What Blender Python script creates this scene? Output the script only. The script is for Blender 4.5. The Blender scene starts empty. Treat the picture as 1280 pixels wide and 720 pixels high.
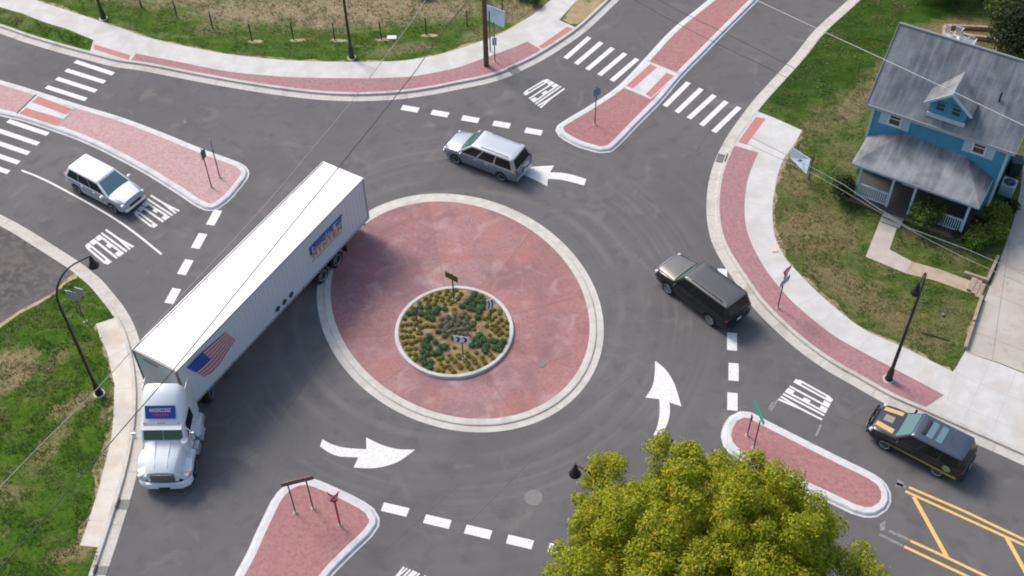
import bpy, bmesh, math, random
from mathutils import Vector, Matrix, noise
from mathutils.geometry import tessellate_polygon
R = math.radians
random.seed(7)
sc = bpy.context.scene
COL = sc.collection

# ---------------------------------------------------------------- camera
F_PX, PITCH, ROLL, CAM_H = 1500.6, .84243, -.018857, 47.411
fw = Vector((0, math.cos(PITCH), -math.sin(PITCH)))
_r = Vector((1, 0, 0)); _u = _r.cross(fw)
rt = math.cos(ROLL)*_r + math.sin(ROLL)*_u
up = -math.sin(ROLL)*_r + math.cos(ROLL)*_u
CAM = Vector((0, 0, CAM_H))
cd = bpy.data.cameras.new('camera'); cam = bpy.data.objects.new('camera', cd); COL.objects.link(cam)
cd.sensor_width = 36; cd.lens = 36*F_PX/1280; cd.clip_start = .5; cd.clip_end = 2500
cam.matrix_world = Matrix(((rt.x, up.x, -fw.x, 0), (rt.y, up.y, -fw.y, 0), (rt.z, up.z, -fw.z, CAM_H), (0, 0, 0, 1)))
sc.camera = cam
# ---------------------------------------------------------------- world, sun, exposure
SUN_EL, SUN_AZ = R(47), math.atan2(-.70, .72)
w = bpy.data.worlds.new('World'); sc.world = w; w.use_nodes = True
nt = w.node_tree; bg = nt.nodes['Background']
sky = nt.nodes.new('ShaderNodeTexSky'); sky.sky_type = 'NISHITA'; sky.sun_disc = False
sky.sun_elevation = SUN_EL; sky.sun_rotation = SUN_AZ; sky.air_density = 1.0; sky.dust_density = 3.5; sky.ozone_density = .7
nt.links.new(sky.outputs[0], bg.inputs[0]); bg.inputs[1].default_value = .15
sd = bpy.data.lights.new('sun', 'SUN'); sd.energy = 1.9; sd.angle = R(17); sd.color = (1, .95, .88)
so = bpy.data.objects.new('sun', sd); COL.objects.link(so)
sdir = Vector((.70*math.cos(SUN_EL), -.72*math.cos(SUN_EL), -math.sin(SUN_EL)))
so.rotation_euler = sdir.to_track_quat('-Z', 'Y').to_euler(); so.location = (-30, 60, 60)
sc.view_settings.view_transform = 'Standard'; sc.view_settings.look = 'None'
sc.view_settings.exposure = .40; sc.view_settings.gamma = 1
sc.cycles.max_bounces = 6; sc.cycles.filter_width = 1.9

# ---------------------------------------------------------------- helpers
def G(px, py, z=0.0):
    "survey: the world point at height z seen at photo pixel (px,py)"
    d = fw + rt*((px-640)/F_PX) - up*((py-360)/F_PX)
    return CAM + d*((z-CAM_H)/d.z)
def GL(pts, z=0.0): return [G(x, y, z) for x, y in pts]
def smooth(pts, step=.35, closed=False):
    "Catmull-Rom through the points"
    P = [Vector(p) for p in pts]; n = len(P); out = []
    rng = range(n) if closed else range(n-1)
    for i in rng:
        if closed: a, b, c, d = P[i-1], P[i], P[(i+1) % n], P[(i+2) % n]
        else: a, b, c, d = P[max(i-1, 0)], P[i], P[i+1], P[min(i+2, n-1)]
        k = max(1, int((c-b).length/step)); k = min(k, 60)
        for j in range(k):
            t = j/k
            out.append(.5*((2*b)+(c-a)*t+(2*a-5*b+4*c-d)*t*t+(3*b-a-3*c+d)*t**3))
    if not closed: out.append(P[-1])
    return out
def offset(pts, d, closed=False):
    "offset to the LEFT of travel by d"
    n = len(pts); out = []
    for i in range(n):
        a = pts[i-1] if (closed or i > 0) else pts[i]
        b = pts[(i+1) % n] if (closed or i < n-1) else pts[i]
        t = (b-a); t.z = 0
        if t.length < 1e-6: t = Vector((1, 0, 0))
        t.normalize()
        out.append(pts[i] + Vector((-t.y, t.x, 0))*d)
    return out
def area(pts): return sum(pts[i-1].x*pts[i].y-pts[i].x*pts[i-1].y for i in range(len(pts)))/2

MATS = {}
def mat(name, col, rough=.8, metal=0, col2=None, scale=3, detail=4, fac=(.35, .65), bump=0, bscale=60, spec=.5, coat=0, col3=None, scale3=.6, fac3=(.45, .6)):
    if name in MATS: return MATS[name]
    m = bpy.data.materials.new(name); m.use_nodes = True; n = m.node_tree.nodes; l = m.node_tree.links
    p = n['Principled BSDF']; p.inputs['Roughness'].default_value = rough; p.inputs['Metallic'].default_value = metal
    p.inputs['Specular IOR Level'].default_value = spec; p.inputs['Coat Weight'].default_value = coat
    tc = n.new('ShaderNodeTexCoord')
    def ns(sc_, det=4, dist=0):
        t = n.new('ShaderNodeTexNoise'); t.inputs['Scale'].default_value = sc_; t.inputs['Detail'].default_value = det
        t.inputs['Distortion'].default_value = dist
        l.new(tc.outputs['Object'], t.inputs['Vector']); return t
    def mr(src, a, b):
        t = n.new('ShaderNodeMapRange'); t.inputs['From Min'].default_value = a; t.inputs['From Max'].default_value = b
        l.new(src, t.inputs['Value']); return t.outputs[0]
    def mix(f, a, b):
        t = n.new('ShaderNodeMix'); t.data_type = 'RGBA'
        if isinstance(f, float): t.inputs['Factor'].default_value = f
        else: l.new(f, t.inputs['Factor'])
        for s, v in ((6, a), (7, b)):
            if isinstance(v, tuple): t.inputs[s].default_value = (*v[:3], 1)
            else: l.new(v, t.inputs[s])
        return t.outputs[2]
    c = tuple(col)
    if col2: c = mix(mr(ns(scale, detail, .3).outputs['Fac'], *fac), c, tuple(col2))
    if col3: c = mix(mr(ns(scale3, 3, .4).outputs['Fac'], *fac3), c, tuple(col3))
    if isinstance(c, tuple): p.inputs['Base Color'].default_value = (*c, 1)
    else: l.new(c, p.inputs['Base Color'])
    if bump:
        b = n.new('ShaderNodeBump'); b.inputs['Strength'].default_value = bump; b.inputs['Distance'].default_value = .02
        l.new(ns(bscale, 3).outputs['Fac'], b.inputs['Height']); l.new(b.outputs[0], p.inputs['Normal'])
    m['h'] = 1; MATS[name] = m
    m_tools[name] = (n, l, p, tc, ns, mr, mix)
    return m
m_tools = {}

def finish(name, bm, m, parent=None, smooth_ang=None, loc=None):
    me = bpy.data.meshes.new(name); bm.normal_update(); bm.to_mesh(me); bm.free()
    ms = m if isinstance(m, (list, tuple)) else [m]
    for x in ms: me.materials.append(x)
    if smooth_ang:
        me.polygons.foreach_set('use_smooth', [True]*len(me.polygons))
        try: me.set_sharp_from_angle(angle=R(smooth_ang))
        except Exception: pass
    o = bpy.data.objects.new(name, me); COL.objects.link(o)
    if parent: o.parent = parent
    if loc is not None: o.location = loc
    return o
def tag(o, label=None, cat=None, group=None, kind=None):
    if label: o['label'] = label
    if cat: o['category'] = cat
    if group: o['group'] = group
    if kind: o['kind'] = kind
    return o
def empty(name, loc, rz=0, label=None, cat=None, group=None):
    o = bpy.data.objects.new(name, None); COL.objects.link(o); o.location = loc; o.rotation_euler = (0, 0, rz)
    o.empty_display_size = .2
    return tag(o, label, cat, group)
def structure(name, bm, m, sm=None): return tag(finish(name, bm, m, smooth_ang=sm), kind='structure')
def copy_tree(o, parent=None):
    c = o.copy(); COL.objects.link(c)
    if parent: c.parent = parent
    for ch in list(o.children): copy_tree(ch, c)
    return c
def B(): return bmesh.new()
def box(bm, c, s, bev=0, rot=None, taper=None):
    "box centred at c, size s; taper=(tx,ty) shrinks the top"
    vs = []
    for z in (-.5, .5):
        for x, y in ((-.5, -.5), (.5, -.5), (.5, .5), (-.5, .5)):
            k = taper if (taper and z > 0) else (1, 1)
            v = Vector((x*s[0]*k[0], y*s[1]*k[1], z*s[2]))
            if rot is not None: v = rot @ v
            vs.append(bm.verts.new(v+Vector(c)))
    fs = [bm.faces.new([vs[i] for i in f]) for f in ((3, 2, 1, 0), (4, 5, 6, 7), (0, 1, 5, 4), (1, 2, 6, 5), (2, 3, 7, 6), (3, 0, 4, 7))]
    if bev:
        es = list({e for f in fs for e in f.edges})
        bmesh.ops.bevel(bm, geom=es, offset=bev, segments=2, affect='EDGES', profile=.6)
    return vs
def tube(bm, pts, r, n=8, r2=None, cap=True):
    P = [Vector(p) for p in pts]; rings = []; prev = None
    for i, p in enumerate(P):
        t = (P[min(i+1, len(P)-1)]-P[max(i-1, 0)]).normalized()
        a = prev if prev is not None else (Vector((0, 0, 1)) if abs(t.z) < .9 else Vector((1, 0, 0)))
        u = (a - t*a.dot(t)).normalized(); v = t.cross(u); prev = u
        rr = r if r2 is None else r+(r2-r)*i/(len(P)-1)
        rings.append([bm.verts.new(p+u*math.cos(2*math.pi*k/n)*rr+v*math.sin(2*math.pi*k/n)*rr) for k in range(n)])
    for a, b in zip(rings, rings[1:]):
        for k in range(n): bm.faces.new((a[k], a[(k+1) % n], b[(k+1) % n], b[k]))
    if cap: bm.faces.new(rings[0][::-1]); bm.faces.new(rings[-1])
def lathe(bm, prof, c=(0, 0, 0), n=20, axis='z'):
    rings = []; c = Vector(c)
    for r, h in prof:
        ring = []
        for k in range(n):
            a = 2*math.pi*k/n; x, y = r*math.cos(a), r*math.sin(a)
            v = Vector((x, y, h)) if axis == 'z' else (Vector((x, h, y)) if axis == 'y' else Vector((h, x, y)))
            ring.append(bm.verts.new(c+v))
        rings.append(ring)
    for a, b in zip(rings, rings[1:]):
        for k in range(n): bm.faces.new((a[k], a[(k+1) % n], b[(k+1) % n], b[k]))
    bm.faces.new(rings[0][::-1]); bm.faces.new(rings[-1])
    bmesh.ops.recalc_face_normals(bm, faces=bm.faces[:])
def loft(bm, secs, cap=True, closed=True):
    rings = [[bm.verts.new(Vector(p)) for p in s] for s in secs]; n = len(rings[0])
    for a, b in zip(rings, rings[1:]):
        for k in range(n if closed else n-1):
            bm.faces.new((a[k], a[(k+1) % n], b[(k+1) % n], b[k]))
    if cap: bm.faces.new(rings[0][::-1]); bm.faces.new(rings[-1])
    bmesh.ops.recalc_face_normals(bm, faces=bm.faces[:])
def quad(bm, a, b, c, d, th=0):
    a, b, c, d = map(Vector, (a, b, c, d))
    if not th: return bm.faces.new([bm.verts.new(v) for v in (a, b, c, d)])
    n = (b-a).cross(d-a).normalized()*th
    lo = [bm.verts.new(v) for v in (a, b, c, d)]; hi = [bm.verts.new(v+n) for v in (a, b, c, d)]
    bm.faces.new(lo[::-1]); bm.faces.new(hi)
    for i in range(4): bm.faces.new((lo[i], lo[(i+1) % 4], hi[(i+1) % 4], hi[i]))
def prism(bm, pts, th):
    "planar polygon (world points) extruded th along its normal"
    P = [Vector(p) for p in pts]; nrm = Vector()
    for i in range(len(P)): nrm += P[i-1].cross(P[i])
    nrm.normalize(); lo = [bm.verts.new(p) for p in P]; hi = [bm.verts.new(p+nrm*th) for p in P]
    for t in tessellate_polygon([P]):
        bm.faces.new([hi[i] for i in t]); bm.faces.new([lo[i] for i in t][::-1])
    for i in range(len(P)): bm.faces.new((lo[i-1], lo[i], hi[i], hi[i-1]))
    bmesh.ops.recalc_face_normals(bm, faces=bm.faces[:])
def sheet(bm, pts, z):
    P = [Vector((p.x, p.y, z)) for p in pts]
    if area(P) < 0: P.reverse()
    vs = [bm.verts.new(p) for p in P]
    for t in tessellate_polygon([P]):
        try: f = bm.faces.new([vs[i] for i in t])
        except ValueError: continue
        f.normal_update()
        if f.normal.z < 0: f.normal_flip()
def ribbon(bm, line, prof, closed=False):
    "prof: (offset to the left, z) pairs swept along the line"
    rows = [[bm.verts.new((q.x, q.y, z)) for q in offset(line, d, closed)] for d, z in prof]
    n = len(line)
    for a, b in zip(rows, rows[1:]):
        for i in range(n if closed else n-1):
            j = (i+1) % n
            f = bm.faces.new((a[i], a[j], b[j], b[i])); f.normal_update()
            if f.normal.z < -1e-4: f.normal_flip()
def stripe(bm, a, b, wd, z):
    a, b = Vector(a), Vector(b); t = (b-a); t.z = 0; t.normalize(); s = Vector((-t.y, t.x, 0))*wd/2
    vs = [Vector((p.x, p.y, z)) for p in (a-s, b-s, b+s, a+s)]
    f = bm.faces.new([bm.verts.new(v) for v in vs]); f.normal_update()
    if f.normal.z < 0: f.normal_flip()

# ---------------------------------------------------------------- materials
def asphalt_mat():
    m = mat('asphalt', (.094, .091, .095), .9, col2=(.124, .119, .121), scale=.16, fac=(.35, .7), col3=(.077, .075, .080), scale3=1.1, fac3=(.5, .75), bump=.25, bscale=90)
    n, l, p, tc, ns, mr, mix = m_tools['asphalt']
    src = p.inputs['Base Color'].links[0].from_socket
    # fine aggregate speckle
    sp = mr(ns(38, 2).outputs['Fac'], .3, .7)
    c = mix(sp, src, (.150, .144, .142)); mx = c.node; mx.inputs['Factor'].default_value = .5
    mu = n.new('ShaderNodeMath'); mu.operation = 'MULTIPLY'; mu.inputs[1].default_value = .38; l.new(sp, mu.inputs[0]); l.new(mu.outputs[0], mx.inputs['Factor'])
    # polished tyre paths running round the island: rings about its centre
    mp = n.new('ShaderNodeMapping'); mp.inputs['Location'].default_value = (2.8, -41.3, 0); l.new(tc.outputs['Object'], mp.inputs['Vector'])
    vl = n.new('ShaderNodeVectorMath'); vl.operation = 'LENGTH'; l.new(mp.outputs[0], vl.inputs[0])
    t = n.new('ShaderNodeTexNoise'); t.noise_dimensions = '1D'; t.inputs['Scale'].default_value = 1.6; t.inputs['Detail'].default_value = 5; l.new(vl.outputs['Value'], t.inputs['W'])
    near = mr(vl.outputs['Value'], 17, 12)
    br = mr(ns(.25, 3).outputs['Fac'], .35, .6)
    f1 = n.new('ShaderNodeMath'); f1.operation = 'MULTIPLY'; l.new(mr(t.outputs['Fac'], .42, .7), f1.inputs[0]); l.new(near, f1.inputs[1])
    f2 = n.new('ShaderNodeMath'); f2.operation = 'MULTIPLY'; l.new(f1.outputs[0], f2.inputs[0]); l.new(br, f2.inputs[1])
    f3 = n.new('ShaderNodeMath'); f3.operation = 'MULTIPLY'; l.new(f2.outputs[0], f3.inputs[0]); f3.inputs[1].default_value = .5
    c2 = mix(f3.outputs[0], c, (.175, .165, .160))
    # dust blooms
    f4 = n.new('ShaderNodeMath'); f4.operation = 'MULTIPLY'; f4.inputs[1].default_value = .6; l.new(mr(ns(.55, 5, 1).outputs['Fac'], .58, .78), f4.inputs[0])
    c3 = mix(f4.outputs[0], c2, (.20, .185, .170))
    l.new(c3, p.inputs['Base Color']); return m
def brick_mat(name, c1, c2, c3, rot=0, sc_=1.0, blotch=None):
    m = mat(name, c1, .85, bump=.0)
    n, l, p, tc, ns, mr, mix = m_tools[name]
    mp = n.new('ShaderNodeMapping'); mp.inputs['Rotation'].default_value = (0, 0, rot); l.new(tc.outputs['Object'], mp.inputs['Vector'])
    b = n.new('ShaderNodeTexBrick'); l.new(mp.outputs[0], b.inputs['Vector'])
    b.inputs['Scale'].default_value = 1; b.inputs['Brick Width'].default_value = .22*sc_; b.inputs['Row Height'].default_value = .11*sc_
    b.inputs['Mortar Size'].default_value = .006; b.inputs['Color1'].default_value = (*c1, 1); b.inputs['Color2'].default_value = (*c2, 1)
    b.inputs['Mortar'].default_value = (c1[0]*.7+.05, c1[1]*.8+.05, c1[2]*.8+.05, 1)
    v = mr(ns(6, 4).outputs['Fac'], .35, .68); mu = n.new('ShaderNodeMath'); mu.operation = 'MULTIPLY'; mu.inputs[1].default_value = .55; l.new(v, mu.inputs[0])
    c = mix(mu.outputs[0], b.outputs['Color'], tuple(c3))
    if blotch:
        for (cc, s, a, bb, k) in blotch:
            mu = n.new('ShaderNodeMath'); mu.operation = 'MULTIPLY'; mu.inputs[1].default_value = k
            l.new(mr(ns(s, 4, .8).outputs['Fac'], a, bb), mu.inputs[0]); c = mix(mu.outputs[0], c, cc)
    l.new(c, p.inputs['Base Color']); return m
def grass_mat(name, tan, lo, hi, patches=(), lush=(), green=(.055, .115, .012), green2=(.095, .155, .022), tan2=(.30, .235, .13)):
    m = mat(name, green, .95, col2=green2, scale=1.2, detail=6, fac=(.35, .65), bump=.8, bscale=25, spec=.1)
    n, l, p, tc, ns, mr, mix = m_tools[name]
    src = p.inputs['Base Color'].links[0].from_socket
    # stretched straw streaks
    mp = n.new('ShaderNodeMapping'); mp.inputs['Rotation'].default_value = (0, 0, .9); mp.inputs['Scale'].default_value = (1, 2.6, 1); l.new(tc.outputs['Object'], mp.inputs['Vector'])
    t = n.new('ShaderNodeTexNoise'); t.inputs['Scale'].default_value = .55; t.inputs['Detail'].default_value = 12; t.inputs['Roughness'].default_value = .74; t.inputs['Distortion'].default_value = .8
    l.new(mp.outputs[0], t.inputs['Vector'])
    f = mr(t.outputs['Fac'], lo, hi); mu = n.new('ShaderNodeMath'); mu.operation = 'MULTIPLY'; mu.inputs[1].default_value = tan; l.new(f, mu.inputs[0])
    tanc = mix(mr(ns(5, 3).outputs['Fac'], .3, .7), tan2, tuple(x*.72 for x in tan2))
    fac = mu.outputs[0]
    nzn = ns(1.1, 12, .6); nzn.inputs['Roughness'].default_value = .78; nz = nzn.outputs['Fac']
    for (q, rx, ry, rz_, amt) in patches:      # worn, bare patches where the photo shows them
        pc_ = G(*q, .12)
        m1 = n.new('ShaderNodeVectorMath'); m1.operation = 'SUBTRACT'; l.new(tc.outputs['Object'], m1.inputs[0]); m1.inputs[1].default_value = (pc_.x, pc_.y, 0)
        m2 = n.new('ShaderNodeVectorRotate'); m2.rotation_type = 'Z_AXIS'; m2.inputs['Angle'].default_value = -rz_; l.new(m1.outputs[0], m2.inputs['Vector'])
        m3 = n.new('ShaderNodeVectorMath'); m3.operation = 'MULTIPLY'; l.new(m2.outputs[0], m3.inputs[0]); m3.inputs[1].default_value = (1/rx, 1/ry, 0)
        m4 = n.new('ShaderNodeVectorMath'); m4.operation = 'LENGTH'; l.new(m3.outputs[0], m4.inputs[0])
        a1 = n.new('ShaderNodeMath'); a1.operation = 'MULTIPLY_ADD'; a1.inputs[1].default_value = 2.6; l.new(nz, a1.inputs[0]); a1.inputs[2].default_value = -1.3
        a2 = n.new('ShaderNodeMath'); a2.operation = 'ADD'; l.new(a1.outputs[0], a2.inputs[0]); l.new(m4.outputs['Value'], a2.inputs[1])
        f_ = mr(a2.outputs[0], 1.25, .62); a3 = n.new('ShaderNodeMath'); a3.operation = 'MULTIPLY'; a3.inputs[1].default_value = amt; l.new(f_, a3.inputs[0])
        a4 = n.new('ShaderNodeMath'); a4.operation = 'MAXIMUM'; l.new(fac, a4.inputs[0]); l.new(a3.outputs[0], a4.inputs[1]); fac = a4.outputs[0]
    c = mix(fac, src, tanc)
    for (q, rx, ry, rz_) in lush:
        pc_ = G(*q, .12)
        m1 = n.new('ShaderNodeVectorMath'); m1.operation = 'SUBTRACT'; l.new(tc.outputs['Object'], m1.inputs[0]); m1.inputs[1].default_value = (pc_.x, pc_.y, 0)
        m2 = n.new('ShaderNodeVectorRotate'); m2.rotation_type = 'Z_AXIS'; m2.inputs['Angle'].default_value = -rz_; l.new(m1.outputs[0], m2.inputs['Vector'])
        m3 = n.new('ShaderNodeVectorMath'); m3.operation = 'MULTIPLY'; l.new(m2.outputs[0], m3.inputs[0]); m3.inputs[1].default_value = (1/rx, 1/ry, 0)
        m4 = n.new('ShaderNodeVectorMath'); m4.operation = 'LENGTH'; l.new(m3.outputs[0], m4.inputs[0])
        a1 = n.new('ShaderNodeMath'); a1.operation = 'MULTIPLY_ADD'; a1.inputs[1].default_value = 1.3; l.new(nz, a1.inputs[0]); a1.inputs[2].default_value = -.65
        a2 = n.new('ShaderNodeMath'); a2.operation = 'ADD'; l.new(a1.outputs[0], a2.inputs[0]); l.new(m4.outputs['Value'], a2.inputs[1])
        mp2 = n.new('ShaderNodeMapping'); mp2.inputs['Rotation'].default_value = (0, 0, -.9); mp2.inputs['Scale'].default_value = (.5, 1.3, 1); l.new(tc.outputs['Object'], mp2.inputs['Vector'])
        t2 = n.new('ShaderNodeTexNoise'); t2.inputs['Scale'].default_value = 1.3; t2.inputs['Detail'].default_value = 6; l.new(mp2.outputs[0], t2.inputs['Vector'])
        c = mix(mr(a2.outputs[0], 1.05, .9), c, mix(mr(t2.outputs['Fac'], .4, .62), (.026, .070, .007), (.048, .098, .013)))
    f2 = n.new('ShaderNodeMath'); f2.operation = 'MULTIPLY'; f2.inputs[1].default_value = .55; l.new(mr(ns(11, 5).outputs['Fac'], .42, .66), f2.inputs[0])
    c = mix(f2.outputs[0], c, tuple(x*.5 for x in green))
    l.new(c, p.inputs['Base Color']); return m
ASPH = asphalt_mat()
ASPH2 = mat('lot_asphalt', (.068, .061, .061), .92, col2=(.105, .095, .092), scale=.35, detail=6, fac=(.35, .7), col3=(.12, .108, .10), scale3=3, bump=.3)
CONC = mat('kerb_concrete', (.46, .435, .40), .85, col2=(.53, .51, .475), scale=5, detail=7, col3=(.36, .33, .295), scale3=.9, fac3=(.52, .8), bump=.1)
CONC_D = mat('gutter_joint_concrete', (.26, .24, .23), .9)  # dark concrete tone of the gutter joints
WALK = mat('sidewalk_concrete', (.49, .485, .475), .85, col2=(.56, .555, .54), scale=1.6, detail=7, col3=(.46, .43, .39), scale3=.6, fac3=(.48, .75), bump=.08)
WALK_W = mat('sidewalk_warm', (.54, .49, .43), .85, col2=(.60, .57, .52), scale=1.8, detail=7, col3=(.48, .40, .32), scale3=.7, fac3=(.5, .8), bump=.08)
DRIVE = mat('driveway_concrete', (.40, .37, .32), .9, col2=(.46, .435, .39), scale=.7, detail=6, col3=(.34, .29, .23), scale3=2, fac3=(.55, .8), bump=.1)
PATH = mat('path_concrete', (.40, .355, .31), .9, col2=(.47, .43, .39), scale=1.5, bump=.1)
PATHB = mat('old_path', (.36, .27, .18), .95, col2=(.44, .36, .27), scale=2, detail=6, bump=.2)
WHITE = mat('road_paint_white', (.74, .74, .73), .7, col2=(.64, .64, .63), scale=5, detail=8, col3=(.40, .39, .385), scale3=16, fac3=(.56, .72))
WORN = mat('road_paint_worn', (.52, .52, .50), .8, col2=(.75, .75, .73), scale=9, fac=(.4, .6))
FADED = mat('road_paint_faded', (.17, .175, .18), .8, col2=(.26, .27, .27), scale=7, fac=(.4, .6))
YEL = mat('road_paint_yellow', (.72, .43, .12), .75, col2=(.80, .50, .17), scale=6, col3=(.55, .38, .17), scale3=9, fac3=(.58, .8))
BRK = brick_mat('brick_paver', (.34, .14, .135), (.28, .112, .115), (.42, .24, .23), .5, blotch=[((.32, .15, .16), .8, .5, .75, .5)])
BRKL = brick_mat('brick_paver_pale', (.44, .26, .26), (.36, .20, .205), (.54, .41, .41), .5, blotch=[((.40, .22, .23), .8, .5, .75, .4)])
BRKW = brick_mat('brick_walk', (.33, .155, .17), (.27, .12, .135), (.40, .25, .265), .9, blotch=[((.33, .17, .185), .7, .5, .75, .5)])
def apr(nm, k, tint=(1, 1, 1)):
    t = lambda c: tuple(x*k*y for x, y in zip(c, tint))
    return brick_mat(nm, t((.33, .155, .15)), t((.285, .128, .13)), t((.39, .235, .225)), .2, 1.3,
                blotch=[(t((.20, .115, .13)), .36, .44, .68, .75), (t((.40, .16, .13)), .45, .50, .70, .55), (t((.46, .33, .33)), .8, .52, .74, .55), (t((.18, .11, .12)), 9, .50, .72, .45)])
APR = apr('apron_brick', 1.0); APR_D = apr('apron_brick_dark', .92, (.97, .97, 1.04)); APR_L = apr('apron_brick_pale', 1.03, (1, 1.08, 1.08)); APR_R = apr('apron_brick_red', .98, (1.03, .98, .96))
TACT = mat('tactile_red', (.47, .20, .19), .8, col2=(.41, .165, .16), scale=6, bump=.3, bscale=30)
GR_N = grass_mat('grass_north', .85, .52, .74, green=(.046, .104, .011), green2=(.078, .14, .02), tan2=(.34, .27, .17),
    patches=[((330, 14), 5.0, 1.6, 0, 1), ((430, 12), 6.0, 2.2, 0, 1), ((545, 10), 3.4, 1.5, 0, .9), ((240, -12), 6, 2, 0, 1), ((480, -30), 12, 3.5, 0, 1), ((500, 62), 2.2, .7, .2, .5), ((655, 12), 2.0, 1.6, 0, .8), ((270, 34), 1.6, .9, 0, .45), ((600, 45), 1.5, .9, .3, .5), ((20, 24), 1.6, .5, -.5, .4)])
GR_W = grass_mat('grass_west', .85, .52, .74, green=(.040, .100, .008), green2=(.072, .135, .014),
    patches=[((12, 460), 1.5, 1.5, 0, 1), ((95, 505), 1.5, .55, .6, .8), ((60, 560), 1.8, .6, 1.2, .6), ((95, 690), 1.3, .45, .2, .8), ((8, 620), 1.0, .8, 0, .6), ((70, 450), 1.0, .5, 1.0, .55), ((135, 600), 1.6, .35, 1.4, .7), ((138, 500), 1.6, .3, 1.5, .7)])
GR_E = grass_mat('grass_east', .85, .47, .64, green=(.046, .088, .014), green2=(.080, .125, .024), tan2=(.25, .195, .105),
    patches=[((1020, 290), 2.6, 2.2, 0, .85), ((990, 220), 1.0, 2.2, 0, .8), ((1060, 360), 3.4, 1.1, -.9, .8), ((1120, 400), 2.2, .7, -.7, .8), ((1070, 130), 2.4, .9, .9, .9), ((1020, 160), 2.0, 1.0, .6, .6), ((1150, 425), 1.6, .5, -.5, .7), ((1200, 40), 3.2, 1.6, 0, .95), ((1190, 400), 1.4, 1.4, 0, .45), ((1160, 300), 1.6, .9, -.5, .5), ((1060, 200), 1.2, 2.2, .3, .5), ((1100, 100), .8, 3.2, -.5, .8)],
    lush=[((1052, 58), 2.6, 8.2, -.72), ((1130, -10), 4, 3.5, 0)])
SOIL = mat('dry_soil', (.36, .27, .17), .95, col2=(.42, .34, .23), scale=1.5, detail=8, col3=(.17, .17, .06), scale3=3, fac3=(.55, .68), bump=.6, bscale=20)
LAWN = mat('lush_grass', (.032, .088, .008), .95, col2=(.055, .12, .014), scale=2.5, detail=7, bump=.8, bscale=25, spec=.1)
MULCH = mat('bed_mulch', (.25, .165, .085), .95, col2=(.17, .115, .06), scale=9, detail=6, col3=(.30, .22, .13), scale3=3, bump=.9, bscale=25)
IRON = mat('cast_iron', (.12, .12, .12), .6, col2=(.22, .21, .20), scale=20)
PLATE = mat('manhole_steel', (.15, .147, .145), .7, col2=(.20, .195, .19), scale=14)
BLACK = mat('black_metal', (.012, .013, .015), .4, spec=.5)
GALV = mat('galvanised_steel', (.33, .34, .35), .5, .7)
STEELD = mat('sign_post_steel', (.13, .13, .14), .55, .5)

# ---------------------------------------------------------------- ground
bm = B(); sheet(bm, [Vector((x, y, 0)) for x, y in ((-700, -300), (700, -300), (700, 1200), (-700, 1200))], -.03); structure('ground', bm, GR_N)
bm = B(); sheet(bm, [Vector((x, y, 0)) for x, y in ((-90, 0), (90, 0), (90, 140), (-90, 140))], 0); structure('road', bm, ASPH)

def extrap(a, b, d): return b + (b-a).normalized()*d
E_N = [(-30, 33), (0, 42), (28, 52), (56, 60.5), (84, 68.5), (105, 74), (140, 83), (180, 89), (241, 101), (302, 112), (363, 121), (410, 125.5), (453, 126.5), (500, 124), (540, 118.5), (570, 112.5), (609, 104.5), (637, 95.5), (655, 87), (677, 76), (706, 58), (735, 37), (770, 4), (800, -25)]
E_E = [(1090, -32), (1060, 0), (1020, 36), (993, 69), (962, 103), (943, 124), (923, 150), (908, 172), (896, 195), (888, 218), (884, 240), (883, 262), (885, 284), (891, 306), (902, 327), (917, 350), (936, 378), (960, 404), (993, 434), (1030, 461), (1063, 480), (1107, 505), (1150, 524), (1193, 543), (1280, 582), (1340, 610)]
E_W = [(-40, 250), (0, 268), (25, 281), (50, 296), (75, 312), (100, 328), (112, 337.5), (127, 350), (140, 365), (155, 384), (167, 405), (175, 428), (181, 455), (184, 485), (184, 510), (182, 535), (178, 562), (172, 590), (163, 623), (150, 666), (133, 718), (123, 750)]
E_S = [(760, 900), (775, 800), (800, 745), (840, 718), (900, 716), (970, 732), (1060, 768), (1200, 830), (1340, 892)]
GUT, KTOP = .5, .22
def corner(name, line, far, gm, side, kerbmat=CONC, ext=60):
    L = smooth(GL(line)); L[0].z = 0
    L = [extrap(L[1], L[0], ext)] + L + [extrap(L[-2], L[-1], ext)]
    s = side
    bm = B(); ribbon(bm, L, [(0, .004), (s*GUT, .009), (s*(GUT+.03), .13), (s*(GUT+.06), .137), (s*(GUT+KTOP), .137), (s*(GUT+KTOP+.02), .05)])
    structure(name+'_kerb', bm, kerbmat)
    # dark flow line where gutter meets kerb
    back = offset(L, s*(GUT+KTOP))
    bm = B(); sheet(bm, back+[Vector(f) for f in far], .125); structure(name+'_land', bm, gm)
    return L, back
L_N, K_N = corner('north', E_N, [(95, 160, 0), (-95, 160, 0)], GR_N, 1)
L_E, K_E = corner('east', E_E, [(110, 20, 0), (110, 120, 0)], GR_E, 1)
L_W, K_W = corner('west', E_W, [(-95, -20, 0), (-95, 60, 0)], GR_W, -1)
L_S, K_S = corner('south', E_S, [(90, -20, 0), (8, -20, 0)], GR_E, -1)

def nearest(line, p):
    return min(range(len(line)), key=lambda i: (line[i].x-p.x)**2+(line[i].y-p.y)**2)
def seg(line, a, b):
    i, j = nearest(line, a), nearest(line, b)
    return line[i:j+1] if i <= j else line[j:i+1][::-1]
ZW, ZB, ZT = .1295, .1335, .1375
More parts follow.
